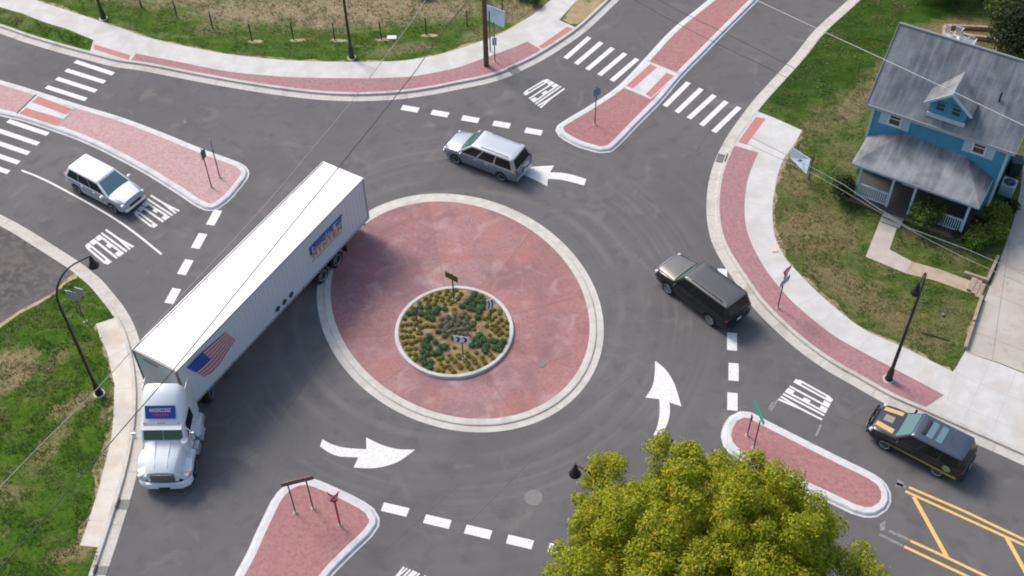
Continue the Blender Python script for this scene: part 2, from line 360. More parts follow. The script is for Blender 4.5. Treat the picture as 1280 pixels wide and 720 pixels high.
# north: sidewalk, brick, ramps
top_N = GL([(-40, -38), (0, -22), (45, 0), (84, 13), (126.6, 27), (155, 36.5), (180, 45.7), (221, 55.5), (271, 65.5), (302, 70), (363, 75.5), (434, 77.5), (480, 77), (507, 75.5), (553, 67), (603, 51), (628, 41), (655.5, 25), (673, 13.6), (688.5, 0), (710, -18)], .12)
bm = B()
low = seg(K_N, G(118, 62), G(718, 38))
sheet(bm, smooth(top_N)+GL([(745, -20), (721.6, 0), (699, 25), (712, 31)], .12)+low[::-1]+GL([(117, 50), (84, 36.5), (56, 28), (28, 17), (0, 9), (-40, -8)], .12), ZW)
structure('north_sidewalk', bm, WALK)
bi = smooth(GL([(170, 67), (180, 69), (221, 77), (271, 87), (302, 91.5), (363, 96.5), (440, 98), (480, 97.5), (520, 95), (570, 85), (603, 73.5), (640, 60), (659.4, 52)], .12))
bm = B(); sheet(bm, bi+seg(K_N, G(679, 66), G(166, 77)), ZB); structure('north_brick_strip', bm, BRKW)
bm = B(); sheet(bm, GL([(118, 55.5), (163, 69), (161, 75), (117, 61.5)], .13), ZB); sheet(bm, GL([(673, 58.3), (682, 62.3), (716, 36), (709, 33.4)], .13), ZB)
structure('north_ramp_tiles', bm, TACT)
# east
bm = B()
eo = smooth(GL([(968, 147.5), (1002.5, 163), (993, 180), (980, 198), (972.5, 217), (968, 240), (965.5, 262), (967, 287), (970, 300), (980, 320), (995, 338), (1027, 370), (1077, 410), (1127, 433), (1191, 464)], .12))
eo = GL([(946, 139), (968, 147.5), (1002.5, 163)], .12)+smooth(GL([(1002.5, 163), (993, 180), (980, 198), (972.5, 217), (968, 240), (965.5, 262), (967, 287), (970, 300), (980, 320), (995, 338), (1027, 370), (1077, 410), (1127, 433), (1191, 465)], .12))
sheet(bm, eo+GL([(1206, 440), (1250, 455), (1280, 467), (1400, 520)], .12)+seg(K_E, G(1400, 640), G(941, 137)), ZW)
structure('east_sidewalk', bm, WALK)
bi = smooth(GL([(948, 191), (936, 220), (931, 250), (932, 281), (940, 306), (957, 337), (979, 365), (1000, 386), (1043, 420), (1093, 448), (1152, 479), (1180, 494)], .12))
bm = B(); sheet(bm, bi+seg(K_E, G(1160, 512), G(917.5, 181.7))+GL([(917.5, 182)], .12), ZB); structure('east_brick_strip', bm, BRKW)
bm = B(); sheet(bm, GL([(945, 146), (957, 148.5), (933, 181), (922.5, 177.5)], .13), ZB); structure('east_ramp_tile', bm, TACT)
bm = B(); sheet(bm, GL([(1206, 440), (1214, 418), (1232, 372), (1250, 325), (1266, 280), (1275, 240), (1281, 190), (1330, 60), (1500, 60), (1500, 540), (1400, 519), (1280, 466), (1250, 454)], .12), ZB); structure('driveway', bm, DRIVE)
bm = B(); sheet(bm, GL([(1103, 268), (1124, 276), (1112, 312), (1140, 327), (1133, 342), (1082, 321)], .12), ZW); structure('house_walk', bm, PATH)
bm = B(); sheet(bm, GL([(1139.8, 327), (1175, 337), (1213, 351), (1232, 360), (1228, 372), (1200, 362), (1170, 351), (1132.8, 342)], .12), ZW); structure('old_house_path', bm, PATHB)
# west: lot, sidewalk
bm = B()
sheet(bm, GL([(-60, 258), (0, 282.5), (25, 296), (50, 310), (75, 326), (92, 338), (88, 345), (82, 350), (67, 366), (50, 375), (25, 388), (0, 405), (-60, 440)], .12), ZW); structure('parking_lot', bm, ASPH2)
bm = B(); sheet(bm, GL([(88, 344), (95, 340), (97, 347), (84, 353), (68, 369), (51, 379), (25, 392), (0, 410), (-60, 446), (-60, 440), (0, 405), (25, 388), (50, 375), (67, 366), (82, 350)], .12), ZW); structure('lot_edge', bm, SOIL)
bm = B(); sheet(bm, GL([(88, 337), (0, 281), (-60, 255), (-60, 252), (0, 277), (50, 305), (96, 336)], .12), ZW+.001); structure('lot_apron', bm, CONC)
bm = B(); sheet(bm, GL([(120, 405), (147, 396)], .12)+seg(K_W, G(150, 395), G(126, 687))+GL([(100, 682), (110, 653), (123, 613), (133, 573), (139.5, 547), (141.7, 520), (143, 480), (138, 460), (134, 440), (125, 422)], .12), ZW); structure('west_sidewalk', bm, WALK_W)
# bare soil patches on the verges
def blob(cx, cy, rx, ry, n=22, seed=0, rough=.35, z=0):
    pts = []
    for k in range(n):
        a = 2*math.pi*k/n; q = 1+rough*noise.noise(Vector((math.cos(a)*1.7+seed*3.1, math.sin(a)*1.7, seed)))*1.8
        pts.append((cx+rx*q*math.cos(a), cy+ry*q*math.sin(a)))
    return smooth(GL(pts, .12), closed=True, step=.3)
def add_edge_soil(line, d0, d1, nm, m=SOIL):
    bm = B(); P0 = []; P1 = []
    n = len(line); A = offset(line, d0); C = offset(line, d1)
    vs0 = [bm.verts.new((p.x, p.y, .1272)) for p in A]
    vs1 = []
    for i, p in enumerate(A):
        k = .5+.9*noise.noise(Vector((i*.35, d1, 3)));  k = max(.12, min(1.3, k+.3))
        q = p.lerp(C[i], k); vs1.append(bm.verts.new((q.x, q.y, .1272)))
    for i in range(n-1):
        f = bm.faces.new((vs0[i], vs0[i+1], vs1[i+1], vs1[i])); f.normal_update()
        if f.normal.z < 0: f.normal_flip()
    structure(nm, bm, m)
bm = B()
sheet(bm, GL([(738, -25), (721.6, 0), (703, 24), (712, 30), (722, 30), (745, 12), (770, -22)], .12), ZW-.002); structure('dry_verge', bm, mat('dry_verge_grass', (.28, .21, .12), .95, col2=(.36, .28, .16), scale=2, detail=7, col3=(.12, .14, .04), scale3=1.2, fac3=(.56, .66), bump=.6, bscale=20))
def edge_soil(line, s, w_, nm, m, d0=-.02):
    "ragged dry fringe where turf meets paving"
    line = smooth(line, .22); A = offset(line, s*d0); bm = B(); n = len(line); v0 = []; v1 = []
    for i, p in enumerate(A):
        k = .55+1.5*noise.noise(Vector((p.x*.8, p.y*.8, 3)))+.5*noise.noise(Vector((p.x*4, p.y*4, 9)))
        k = max(.05, min(1.6, k))*w_; q = offset(line[max(0, i-1):i+2], s*k)[min(i, 1)] if 0 < i < n-1 else p
        v0.append(bm.verts.new((p.x, p.y, .1272))); v1.append(bm.verts.new((q.x, q.y, .1272)))
    for i in range(n-1):
        f = bm.faces.new((v0[i], v0[i+1], v1[i+1], v1[i])); f.normal_update()
        if f.normal.z < 0: f.normal_flip()
    structure(nm, bm, m)
FR = mat('dry_turf_edge', (.26, .20, .11), .95, col2=(.34, .27, .17), scale=4, detail=6, col3=(.11, .12, .03), scale3=3, fac3=(.5, .64), bump=.6, bscale=20)
edge_soil(smooth(top_N), 1, .22, 'north_turf_edge', FR)
edge_soil(eo[3:], 1, .26, 'east_turf_edge', FR)
edge_soil(GL([(120, 405), (125, 422), (134, 440), (138, 460), (143, 480), (141.7, 520), (139.5, 547), (133, 573), (123, 613), (110, 653), (100, 682)], .12), -1, .35, 'west_turf_edge', FR)
edge_soil(GL([(1206, 440), (1214, 418), (1232, 372)], .12), 1, .3, 'drive_turf_edge', FR)
# joints across sidewalks
def joints(nm, a, b, w_, m=None):
    bm = B()
    for p, q in zip(a, b): stripe(bm, p, q, w_, ZW+.002)
    structure(nm, bm, m or CONC_D)
def resample(line, step):
    out = [line[0].copy()]; acc = 0
    for p, q in zip(line, line[1:]):
        d = (q-p).length; s = step-acc
        while s <= d: out.append(p.lerp(q, s/d)); s += step
        acc = (acc+d) % step
    return out
tn = smooth(top_N); J0 = resample(tn, 1.9); J1 = [K_N[nearest(K_N, p)] for p in J0]
JM = mat('sidewalk_joint', (.44, .425, .41), .9)
joints('north_sidewalk_joints', [p for p, q in zip(J0, J1) if (p-q).length < 9], [p.lerp(q, .55) for p, q in zip(J0, J1) if (p-q).length < 9], .025, JM)
el = eo[3:]; J0 = resample(el, 1.75); J1 = [K_E[nearest(K_E, p)] for p in J0]
joints('east_sidewalk_joints', J0[1:], [p.lerp(q, .5) for p, q in zip(J0, J1)][1:], .025, JM)
bm = B()
for a, b in (((1195, 468), (1184, 500)), ((1238, 452), (1205, 525)), ((1184, 500), (1290, 545)), ((1270, 465), (1240, 540)), ((1196, 467), (1290, 507))):
    stripe(bm, G(*a, .12), G(*b, .12), .03, ZW+.002)
for a, b in (((108, 650), (130, 652)), ((124, 610), (140, 614)), ((134, 570), (153, 572)), ((141, 530), (161, 532)), ((143, 487), (166, 485)), ((136, 447), (158, 436))):
    stripe(bm, G(*a, .12), G(*b, .12), .03, ZW+.002)
structure('sidewalk_joints', bm, JM)
bm = B()
for a, b in (((1219, 415), (1290, 443)), ((1238, 367), (1300, 392)), ((1262, 300), (1240, 452)), ((1252, 330), (1310, 350))): stripe(bm, G(*a, .12), G(*b, .12), .03, ZB+.003)
structure('driveway_joints', bm, mat('driveway_joint', (.27, .24, .2), .9))

# kerb joints + gutter inlets
bm = B()
for L, s in ((L_N, 1), (L_E, 1), (L_W, -1)):
    LL = resample(L[2:-2], 3.0)
    for p in LL:
        i = nearest(L, p); q = offset(L[max(0, i-1):i+2], s*(GUT-.01))[1] if 0 < i < len(L)-1 else p
        stripe(bm, L[i], q, .02, .0125)
structure('gutter_joints', bm, CONC_D)

# ---------------------------------------------------------------- islands
def island(nm, pts, kw=.46, bm_m=BRK, closed=True):
    P = smooth(GL(pts), closed=True, step=.3)
    if area(P) < 0: P.reverse()
    bm = B(); ribbon(bm, P, [(0, .004), (.10, .012), (.15, .09), (.20, .128), (kw-.02, .135), (kw, .135), (kw+.03, .125)], True)
    structure(nm+'_kerb', bm, CONCI)
    bm = B(); sheet(bm, offset(P, kw+.005, True), .131); structure(nm+'_paving', bm, bm_m)
    return P
CONCI = mat('island_kerb', (.52, .525, .53), .85, col2=(.60, .60, .60), scale=4, detail=7, col3=(.42, .41, .40), scale3=1.3, fac3=(.52, .8), bump=.08)
def corners(pts):   # keep straight runs straight: insert near-duplicate points
    out = []
    n = len(pts)
    for i in range(n):
        (x0, y0), (x1, y1) = pts[i], pts[(i+1) % n]; out.append((x0, y0)); d = math.hypot(x1-x0, y1-y0)
        if d > 45: out += [(x0+(x1-x0)*t, y0+(y1-y0)*t) for t in (8/d, 1-8/d)]
    return out
I_W = [(-80, 78), (0, 100), (50, 115), (100, 131), (150, 146), (200, 164.5), (253, 186), (287, 198.5), (303, 205), (311, 213), (310, 223), (297, 240), (288, 250), (275, 260), (266, 264), (257, 263.5), (243, 257), (223, 243.5), (200, 229), (175, 214), (133, 191.7), (108, 180), (83, 170), (33, 153), (0, 145), (-80, 124)]
island('west_island', I_W, bm_m=BRKL)
I_N = [(930, -38), (885, 0), (840, 36.7), (807, 71.7), (773, 107), (740, 130), (706.7, 150), (696.5, 157), (694, 163), (698, 170), (716.7, 181.7), (735, 188), (750, 191.5), (762, 190.5), (773, 183), (800, 155), (826.7, 128), (853, 96.7), (880, 69), (906.7, 41.7), (947, 1.5), (990, -42), (960, -70)]
island('north_island', I_N)
I_E = [(901, 546), (904, 532.5), (912.5, 520), (925, 514), (938, 515), (957.5, 525), (1005, 549), (1055, 574), (1092.5, 592.5), (1108, 605), (1113.5, 616), (1114, 628), (1109, 638), (1097, 646), (1080, 647), (1065, 642.5), (1020, 621), (980, 604), (955, 592.5), (930, 578.5), (912.5, 567.5), (904, 557.5)]
island('east_island', I_E)
I_S = [(275, 765), (292, 722), (308, 692), (320, 665), (339, 626), (346, 616), (354, 608), (363, 602), (374, 598), (386, 597), (399, 600.5), (432, 615), (457, 628), (468, 636), (474.5, 648), (474, 658), (465, 671), (441, 694), (421, 714), (370, 765)]
island('south_island', I_S)
# pedestrian cuts
bm = B(); zI = .1365
for q in ([(45.5, 118.5), (92.5, 135.5), (71.5, 158), (22, 141.5)], [(811, 76.5), (848, 91.5), (814, 124), (780.5, 109.5)]):
    sheet(bm, GL(q, .13), zI)
structure('island_crossing_slabs', bm, CONCI)
bm = B()
for q in ([(48, 120.5), (91, 136.5), (83, 143.5), (39.5, 127.5)], [(33, 135), (80, 149), (71, 157.5), (23.5, 142)], [(813, 80), (821.5, 84), (791, 111), (782.7, 107.4)], [(833, 91), (843, 94.8), (814, 122), (807, 118)]):
    sheet(bm, GL(q, .13), zI+.003)
structure('island_ramp_tiles', bm, TACT)
bm = B()
for a, b, w_ in (((45.5, 118), (21, 142), .10),): stripe(bm, G(*a, .13), G(*b, .13), w_, zI+.006)
structure('island_step_joint', bm, mat('dark_joint', (.08, .08, .085), .9))
bm = B()
for a, b in (((810, 76), (849, 92)), ((780, 110), (814, 124.5)), ((92.5, 136), (71.7, 158))): stripe(bm, G(*a, .13), G(*b, .13), .09, zI+.006)
structure('island_slab_joints', bm, mat('grey_joint', (.34, .33, .33), .9))

# central island
CC = Vector((-2.83, 41.34, 0)); ev = Vector((.5164, -.8563, 0)); en = Vector((.8563, .5164, 0))
def ell(a, b, n=160, c=CC): return [c+ev*(a*math.cos(2*math.pi*k/n))+en*(b*math.sin(2*math.pi*k/n)) for k in range(n)]
P = ell(8.67, 7.04)
if area(P) < 0: P.reverse()
bm = B(); ribbon(bm, P, [(0, .004), (.34, .010), (.38, .07), (.44, .085), (.72, .088), (.74, .084)], True)
structure('central_kerb', bm, mat('central_kerb_concrete', (.49, .465, .425), .85, col2=(.57, .545, .505), scale=3, detail=7, col3=(.40, .37, .335), scale3=.8, fac3=(.5, .8), bump=.1))
Pin = offset(P, .725, True)
bm = B()
n_ = len(Pin); c0 = bm.verts.new((-2.99, 39.23, .20)); vs = [bm.verts.new((p.x, p.y, .086)) for p in Pin]
for i in range(n_):
    f = bm.faces.new((vs[i], vs[(i+1) % n_], c0)); f.normal_update()
    if f.normal.z < 0: f.normal_flip()
    m_ = (vs[i].co+vs[(i+1) % n_].co)/2; an = math.degrees(math.atan2(m_.y-39.23, m_.x+2.99)) % 360
    for lo_, hi_, mi in ((60, 100, 0), (20, 60, 3), (338, 380, 3), (-22, 20, 3), (300, 338, 0), (260, 300, 2), (222, 260, 0), (182, 222, 0), (150, 182, 1), (100, 150, 1)):
        if lo_ <= an < hi_: f.material_index = mi; break
structure('central_apron', bm, [APR, APR_D, APR_L, APR_R])
bm = B()
pal = []
for k in range(26):
    a = R(66+46*k/25); rr_ = 5.0+.3*math.sin(k*.35); pal.append(Vector((-2.99+rr_*math.cos(a), 39.23+rr_*math.sin(a), 0)))
for k in range(14):
    a = R(112-46*k/13); pal.append(Vector((-2.99+3.1*math.cos(a), 39.23+3.1*math.sin(a), 0)))
V2 = [bm.verts.new((p.x, p.y, .20-.114*((p-Vector((-2.99, 39.23, 0))).length/9.0)+.006)) for p in pal]
for t in tessellate_polygon([pal]):
    f = bm.faces.new([V2[i] for i in t]); f.normal_update()
    if f.normal.z < 0: f.normal_flip()
structure('apron_pale_patch', bm, apr('apron_brick_lilac', .98, (1.0, 1.12, 1.14)))
CI = Vector((-2.99, 39.23, 0)); RI = 3.05
JA = mat('apron_joint', (.28, .15, .15), .9)
bm = B()
def apron_z(p):
    return .086+.114*0.0
for a in (100, 60, 20, -22, -60, -100, -138, -178, 150):
    d = Vector((math.cos(R(a)), math.sin(R(a)), 0)); p = CI+d*(RI+.1)
    q = p.copy()
    while True:
        v = q-CC; e = (v.dot(ev)/7.94)**2+(v.dot(en)/6.31)**2
        if e > .985: break
        q += d*.1
    # lie on the cone surface
    def zc(x):
        L_ = (x-CI).length; Lq = (q-CI).length; return .20+(.086-.20)*min(1, L_/Lq)+.006
    a0, b0 = p, q; t = (b0-a0).normalized(); s = Vector((-t.y, t.x, 0))*.02
    vs = [bm.verts.new((v.x, v.y, zc(v))) for v in (a0-s, b0-s, b0+s, a0+s)]; f = bm.faces.new(vs); f.normal_update()
    if f.normal.z < 0: f.normal_flip()
structure('apron_joints', bm, JA)
ring = [CI+Vector((math.cos(2*math.pi*k/96), math.sin(2*math.pi*k/96), 0))*RI for k in range(96)]
bm = B(); ribbon(bm, ring, [(0, .12), (.02, .29), (.04, .305), (.19, .305), (.21, .29), (.22, .16)], True); structure('planting_bed_kerb', bm, WALK)
bm = B()
c0 = bm.verts.new((CI.x, CI.y, .38)); rr = []
for k in range(64):
    a = 2*math.pi*k/64; rr.append(bm.verts.new((CI.x+math.cos(a)*(RI-.205), CI.y+math.sin(a)*(RI-.205), .27)))
for k in range(64): bm.faces.new((rr[k], rr[(k+1) % 64], c0))
structure('planting_bed', bm, MULCH)
def bed_z(p): return .38-.11*min(1, (Vector((p.x, p.y, 0))-CI).length/(RI-.2))

# ---------------------------------------------------------------- road markings
ZM = .006
bm = B()
for (a, b, st) in (((10, 151), (60, 167.8), None), ((-2, 163), (48, 180), None), ((-14, 174.8), (36, 191.8), None), ((-26, 186.5), (23.5, 203.5), None), ((-38, 198), (11, 215.5), None)):
    stripe(bm, G(*a), G(*b), .33, ZM)
for a, b in (((94, 76.7), (141.7, 92.5)), ((82.5, 87.5), (131, 102.8)), ((71, 98), (120, 114)), ((58, 108.5), (107.5, 124.5))): stripe(bm, G(*a), G(*b), .33, ZM)
structure('west_crosswalk_marking', bm, WHITE)
bm = B()
for a, b in (((736.7, 46.7), (706.7, 73)), ((751.7, 53), (720, 80)), ((766, 60), (734, 87)), ((781.7, 66.7), (749, 94)), ((796.7, 73.5), (764.5, 101)), ((860.7, 103), (831, 132.7)), ((876.7, 111), (845.7, 140.5)), ((893, 119), (861, 148)), ((908, 126.7), (876.7, 156.7)), ((924, 134), (892, 165))): stripe(bm, G(*a), G(*b), .33, ZM)
structure('north_crosswalk_marking', bm, WHITE)
bm = B()
def dash(c, half, wd): stripe(bm, G(c[0]-half[0], c[1]-half[1]), G(c[0]+half[0], c[1]+half[1]), wd, ZM)
for c in ((512.7, 136), (550, 142), (588, 149), (627, 155.7), (667, 164.5)): dash(c, (10.5, 1.8), .48)
for c in ((267.7, 272), (249, 301.2), (231.7, 334), (216, 370)): dash(c, (5, -9.2), .50)
for c in ((494, 637), (546.7, 652), (597.7, 665), (650, 677.5), (702, 688)): dash(c, (16, 3.8), .46)
for c in ((915, 427), (917, 465), (915.5, 502), (903, 347)): dash(c, (0, 11), .50)
structure('entry_dash_marking', bm, WHITE)
bm = B()
L = smooth(GL([(27, 213), (53, 223.5), (85, 240), (133, 267), (167, 290), (202, 318)])); ribbon(bm, L, [(-.06, ZM), (.06, ZM)]); structure('lane_line_marking', bm, WHITE)
def spl(segs):  # mix of sharp corners and smooth runs
    out = []
    for s in segs: out += (smooth(GL(s), .2) if len(s) > 2 else GL(s))[:-1]
    return out
bm = B()
sheet(bm, spl([[(519, 562), (498, 561.5), (478, 556.5), (457.7, 546.7)], [(457.7, 546.7), (458, 561.7)], [(458, 561.7), (430, 559.5), (414, 555), (403, 549)], [(403, 549), (400, 558)], [(400, 558), (410, 565), (424, 570.5), (448, 571.8)], [(448, 571.8), (442, 584.5)], [(442, 584.5), (470, 585), (497, 577.5), (519, 562)]]), ZM)
sheet(bm, spl([[(819, 451), (832, 462), (843, 480), (851.7, 508)], [(851.7, 508), (836.7, 503)], [(836.7, 503), (837.5, 515), (835, 527), (828, 544)], [(828, 544), (816.7, 544)], [(816.7, 544), (822, 532), (824.5, 515), (824, 499)], [(824, 499), (806.7, 497)], [(806.7, 497), (815, 484), (818, 470), (819, 451)]]), ZM)
sheet(bm, spl([[(645, 214), (655, 209.8), (672, 208), (692.5, 207)], [(692.5, 207), (687.5, 215.5)], [(687.5, 215.5), (702, 216), (717, 219), (733, 224)], [(733, 224), (730, 232)], [(730, 232), (714, 227.5), (700, 224.5), (685, 223.5)], [(685, 223.5), (684, 233)], [(684, 233), (673, 227), (659, 220.5), (645, 214)]]), ZM)
sheet(bm, spl([[(856, 338), (848, 330), (845, 322), (850, 319)], [(850, 319), (862, 318), (875, 322)], [(875, 322), (876, 332)], [(876, 332), (856, 338)]]), ZM) if False else None
structure('arrow_marking', bm, WHITE)
def road_word(s_, bl, br, tl, tr, z, sw=.36, sh=.17):
    "stencilled road lettering on the quad bl,br,tl,tr"
    bm = B(); n = len(s_)
    ST_ = {'Y': [[(0, 1), (sw, 1), (.5+sw/2, .48), (.5-sw/2, .48)], [(1-sw, 1), (1, 1), (.5+sw/2, .48), (.5-sw/2, .48)], [(.5-sw/2, 0), (.5+sw/2, 0), (.5+sw/2, .48), (.5-sw/2, .48)]],
        'I': [[(.5-sw/2, 0), (.5+sw/2, 0), (.5+sw/2, 1), (.5-sw/2, 1)]],
        'E': [[(0, 0), (sw, 0), (sw, 1), (0, 1)], [(sw, 0), (1, 0), (1, sh), (sw, sh)], [(sw, 1-sh), (1, 1-sh), (1, 1), (sw, 1)], [(sw, .5-sh/2), (.85, .5-sh/2), (.85, .5+sh/2), (sw, .5+sh/2)]],
        'L': [[(0, 0), (sw, 0), (sw, 1), (0, 1)], [(sw, 0), (1, 0), (1, sh), (sw, sh)]],
        'D': [[(0, 0), (sw, 0), (sw, 1), (0, 1)], [(sw, 0), (.72, 0), (1, .12), (1-sw, .18), (.62, sh), (sw, sh)], [(sw, 1-sh), (.62, 1-sh), (1-sw, .82), (1, .88), (.72, 1), (sw, 1)], [(1-sw, .18), (1, .12), (1, .88), (1-sw, .82)]]}
    wid = [.55 if ch == 'I' else 1 for ch in s_]; gap = .17; tot = sum(wid)+gap*(n-1); x = 0
    for ch, wd in zip(s_, wid):
        for poly in ST_[ch]:
            pts = []
            for (a, b) in poly:
                u = (x+a*wd if ch != 'I' else x+wd/2+(a-.5))/tot; v = b
                p = bl*(1-u)*(1-v)+br*u*(1-v)+tl*(1-u)*v+tr*u*v; pts.append(Vector((p.x, p.y, z)))
            sheet(bm, pts, z+.00001*len(bm.faces))
        x += wd+gap
    return bm
for i, (bl, br, tl, tr, m) in enumerate((((135, 285), (105, 308), (168, 308), (133, 332), WHITE), ((191, 242), (166, 267), (225, 263), (191, 286), WORN), ((708, 112), (683, 98), (676, 135.5), (652.6, 116), WHITE), ((1026, 527.5), (1042, 498), (972, 500), (996, 472.5), WHITE), ((470, 743), (503, 757), (504, 708), (537, 722), WHITE))):
    structure('yield_word_marking', road_word('YIELD', G(*bl), G(*br), G(*tl), G(*tr), ZM), m)
bm = B()
for pts in ([(1136, 609), (1204, 638.5), (1245, 658), (1290, 679), (1340, 702)], [(1131.5, 614), (1158, 626), (1196.6, 643.5), (1255, 670), (1290, 686), (1340, 710)], [(1138, 676), (1185, 697.6), (1229.7, 719), (1290, 748)], [(1130, 683), (1170, 702), (1204, 718), (1290, 758)]):
    ribbon(bm, smooth(GL(pts)), [(-.065, ZM), (.065, ZM)])
for a, b in (((1142, 621), (1184, 697)), ((1258, 672), (1300, 748))): stripe(bm, G(*a), G(*b), .19, ZM+.003)
structure('yellow_median_marking', bm, YEL)
bm = B()
for pts in ([(1111, 663.5), (1138, 675.5)], [(1099, 668), (1128, 682)], [(1120, 604), (1132, 609)]): stripe(bm, G(*pts[0]), G(*pts[1]), .13, ZM)
sheet(bm, GL([(1100, 663), (1100, 655), (1107, 650), (1106, 663)]), ZM); sheet(bm, GL([(1119, 608), (1122, 599), (1130, 604), (1128, 610)]), ZM)
for a, b in (((972, 500), (963, 514)), ((966, 503), (961, 512)), ((1026, 531), (1020, 545))): stripe(bm, G(*a), G(*b), .10, ZM)
structure('faded_marking', bm, FADED)
# paving seams and tyre streaks
bm = B()
for a, b in (((165, 330), (245, 262)), ((190, 340), (110, 420)), ((410, 440), (345, 530)), ((905, 130), (870, 190)), ((480, 690), (575, 605)), ((590, 650), (680, 560)), ((720, 520), (790, 470)), ((230, 620), (330, 560)), ((1045, 520), (1230, 600))):
    L = smooth(GL([a, ((a[0]+b[0])/2+2, (a[1]+b[1])/2-1.5), b])); ribbon(bm, L, [(-.012, .003), (.012, .003)])
structure('pavement_seams', bm, mat('tar_seam', (.075, .072, .073), .8))

# covers and inlets
def cover(nm, p, r, lab, m=PLATE, z=0, grate=False):
    bm = B(); lathe(bm, [(r, z), (r, z+.006), (r-.03, z+.009), (r-.05, z+.006), (r*.4, z+.006), (r*.38, z+.009), (.001, z+.009)], (p.x, p.y, 0), 28)
    tag(finish(nm, bm, m), lab, 'manhole cover')
cover('manhole_cover', G(667, 622), .42, 'round pale manhole cover in the asphalt below the central island')
cover('manhole_cover', G(677, 455.5, .1), .2, 'small round drain cover set in the red brick apron', IRON, .13)
def inlet(a, b, s, lab):
    bm = B(); a, b = G(*a), G(*b); t = (b-a).normalized(); nn = Vector((-t.y, t.x, 0))*s
    c = (a+b)/2; L_ = (b-a).length; rot = Matrix.Rotation(math.atan2(t.y, t.x), 3, 'Z')
    box(bm, c+nn*.22+Vector((0, 0, .012)), (L_, .42, .02), 0, rot)
    for k in range(6): box(bm, c+nn*.22+t*(L_*(k-2.5)/6.5)+Vector((0, 0, .026)), (.03, .40, .012), 0, rot)
    o = empty('gutter_inlet', c, 0, lab, 'storm drain')
    g = finish('grate', bm, IRON, o); g.location = -c
    bm = B(); box(bm, c+nn*.56+Vector((0, 0, .075)), (L_, .10, .13), .015, rot); h = finish('hood', bm, IRONB, o); h.location = -c
IRONB = mat('rusty_iron', (.05, .035, .03), .8, col2=(.10, .06, .04), scale=12)
inlet((641, 93.5), (651, 88.5), 1, 'black storm drain inlet in the kerb below the brick strip by the utility pole')
inlet((147, 676-44), (160.5, 631), 1, 'brown storm drain inlet in the left kerb below the truck cab') if False else None
inlet((164.5, 625), (160.5, 637), -1, 'brown storm drain inlet in the left kerb just below the truck cab')
inlet((137, 708), (133.5, 719), -1, 'brown storm drain inlet in the left kerb at the bottom edge')
inlet((897.5, 192), (894, 202), 1, 'rusty storm drain inlet in the right kerb beside the top end of the brick strip')

# ================================================================ VEHICLES
TYRE = mat('tyre_rubber', (.015, .015, .016), .85)
RIM = mat('alloy_rim', (.52, .54, .56), .35, .3)
GLASS_D = mat('tinted_glass', (.008, .011, .012), .22, spec=.3)
GLASS_G = mat('windshield_glass', (.03, .085, .07), .1, spec=.7)
GLASS_B = mat('windshield_glass_sky', (.10, .20, .22), .12, spec=.7)  # pale blue of reflected sky is put into the glass colour
CHROME = mat('chrome', (.6, .6, .62), .2, .9)
PLAST = mat('black_plastic', (.02, .02, .021), .6)
LENS = mat('headlight_lens', (.55, .58, .6), .15, spec=.7)
TAIL = mat('tail_light_red', (.30, .03, .035), .3)
AMBER = mat('amber_lens', (.6, .18, .02), .3)
def wheel(parent, x, y, r, wd, side, rim=None, name='wheel'):
    wo = finish(name, tyre_bm(r, wd), TYRE, parent, 40, (x, y, r))
    bm = B(); s = side*wd/2
    lathe(bm, [(.001, s*.70), (r*.16, s*.74), (r*.20, s*.5), (r*.50, s*.42), (r*.56, s*.86), (r*.64, s*1.02), (r*.66, s*.9)], axis='y', n=24)
    for k in range(5):
        a = 2*math.pi*k/5; rot = Matrix.Rotation(a, 3, 'Y')
        box(bm, rot @ Vector((r*.36, s*.66, 0)), (r*.44, abs(s)*.12, r*.16), 0, rot)
    finish('rim', bm, rim or RIM, wo, 40)
    return wo
def tyre_bm(r, wd):
    bm = B(); h = wd/2
    lathe(bm, [(r*.55, -h*.9), (r*.7, -h), (r*.92, -h*.95), (r, -h*.7), (r, h*.7), (r*.92, h*.95), (r*.7, h), (r*.55, h*.9)], axis='y', n=28)
    return bm
def boolean_cut(o, cutter):
    md = o.modifiers.new('b', 'BOOLEAN'); md.object = cutter; md.operation = 'DIFFERENCE'; md.solver = 'EXACT'
    bpy.context.view_layer.update(); dg = bpy.context.evaluated_depsgraph_get()
    me = bpy.data.meshes.new_from_object(o.evaluated_get(dg)); o.modifiers.clear(); old = o.data; o.data = me
    bpy.data.objects.remove(cutter)
def face_quad(bm, Q, u0, u1, v0, v1, th, cu=None):
    "panel on quad Q=(bl,br,tr,tl) between params, proud by th"
    bl, br, tr, tl = map(Vector, Q)
    def P(u, v): return (bl*(1-u)+br*u)*(1-v)+(tl*(1-u)+tr*u)*v
    pts = cu or [(u0, v0), (u1, v0), (u1, v1), (u0, v1)]
    W = [P(*p) for p in pts]; nrm = (br-bl).cross(tl-bl).normalized()
    lo = [bm.verts.new(p-nrm*.01) for p in W]; hi = [bm.verts.new(p+nrm*th) for p in W]
    bm.faces.new(lo[::-1]); bm.faces.new(hi)
    for i in range(len(W)): bm.faces.new((lo[i-1], lo[i], hi[i], hi[i-1]))
    bmesh.ops.recalc_face_normals(bm, faces=bm.faces[:])
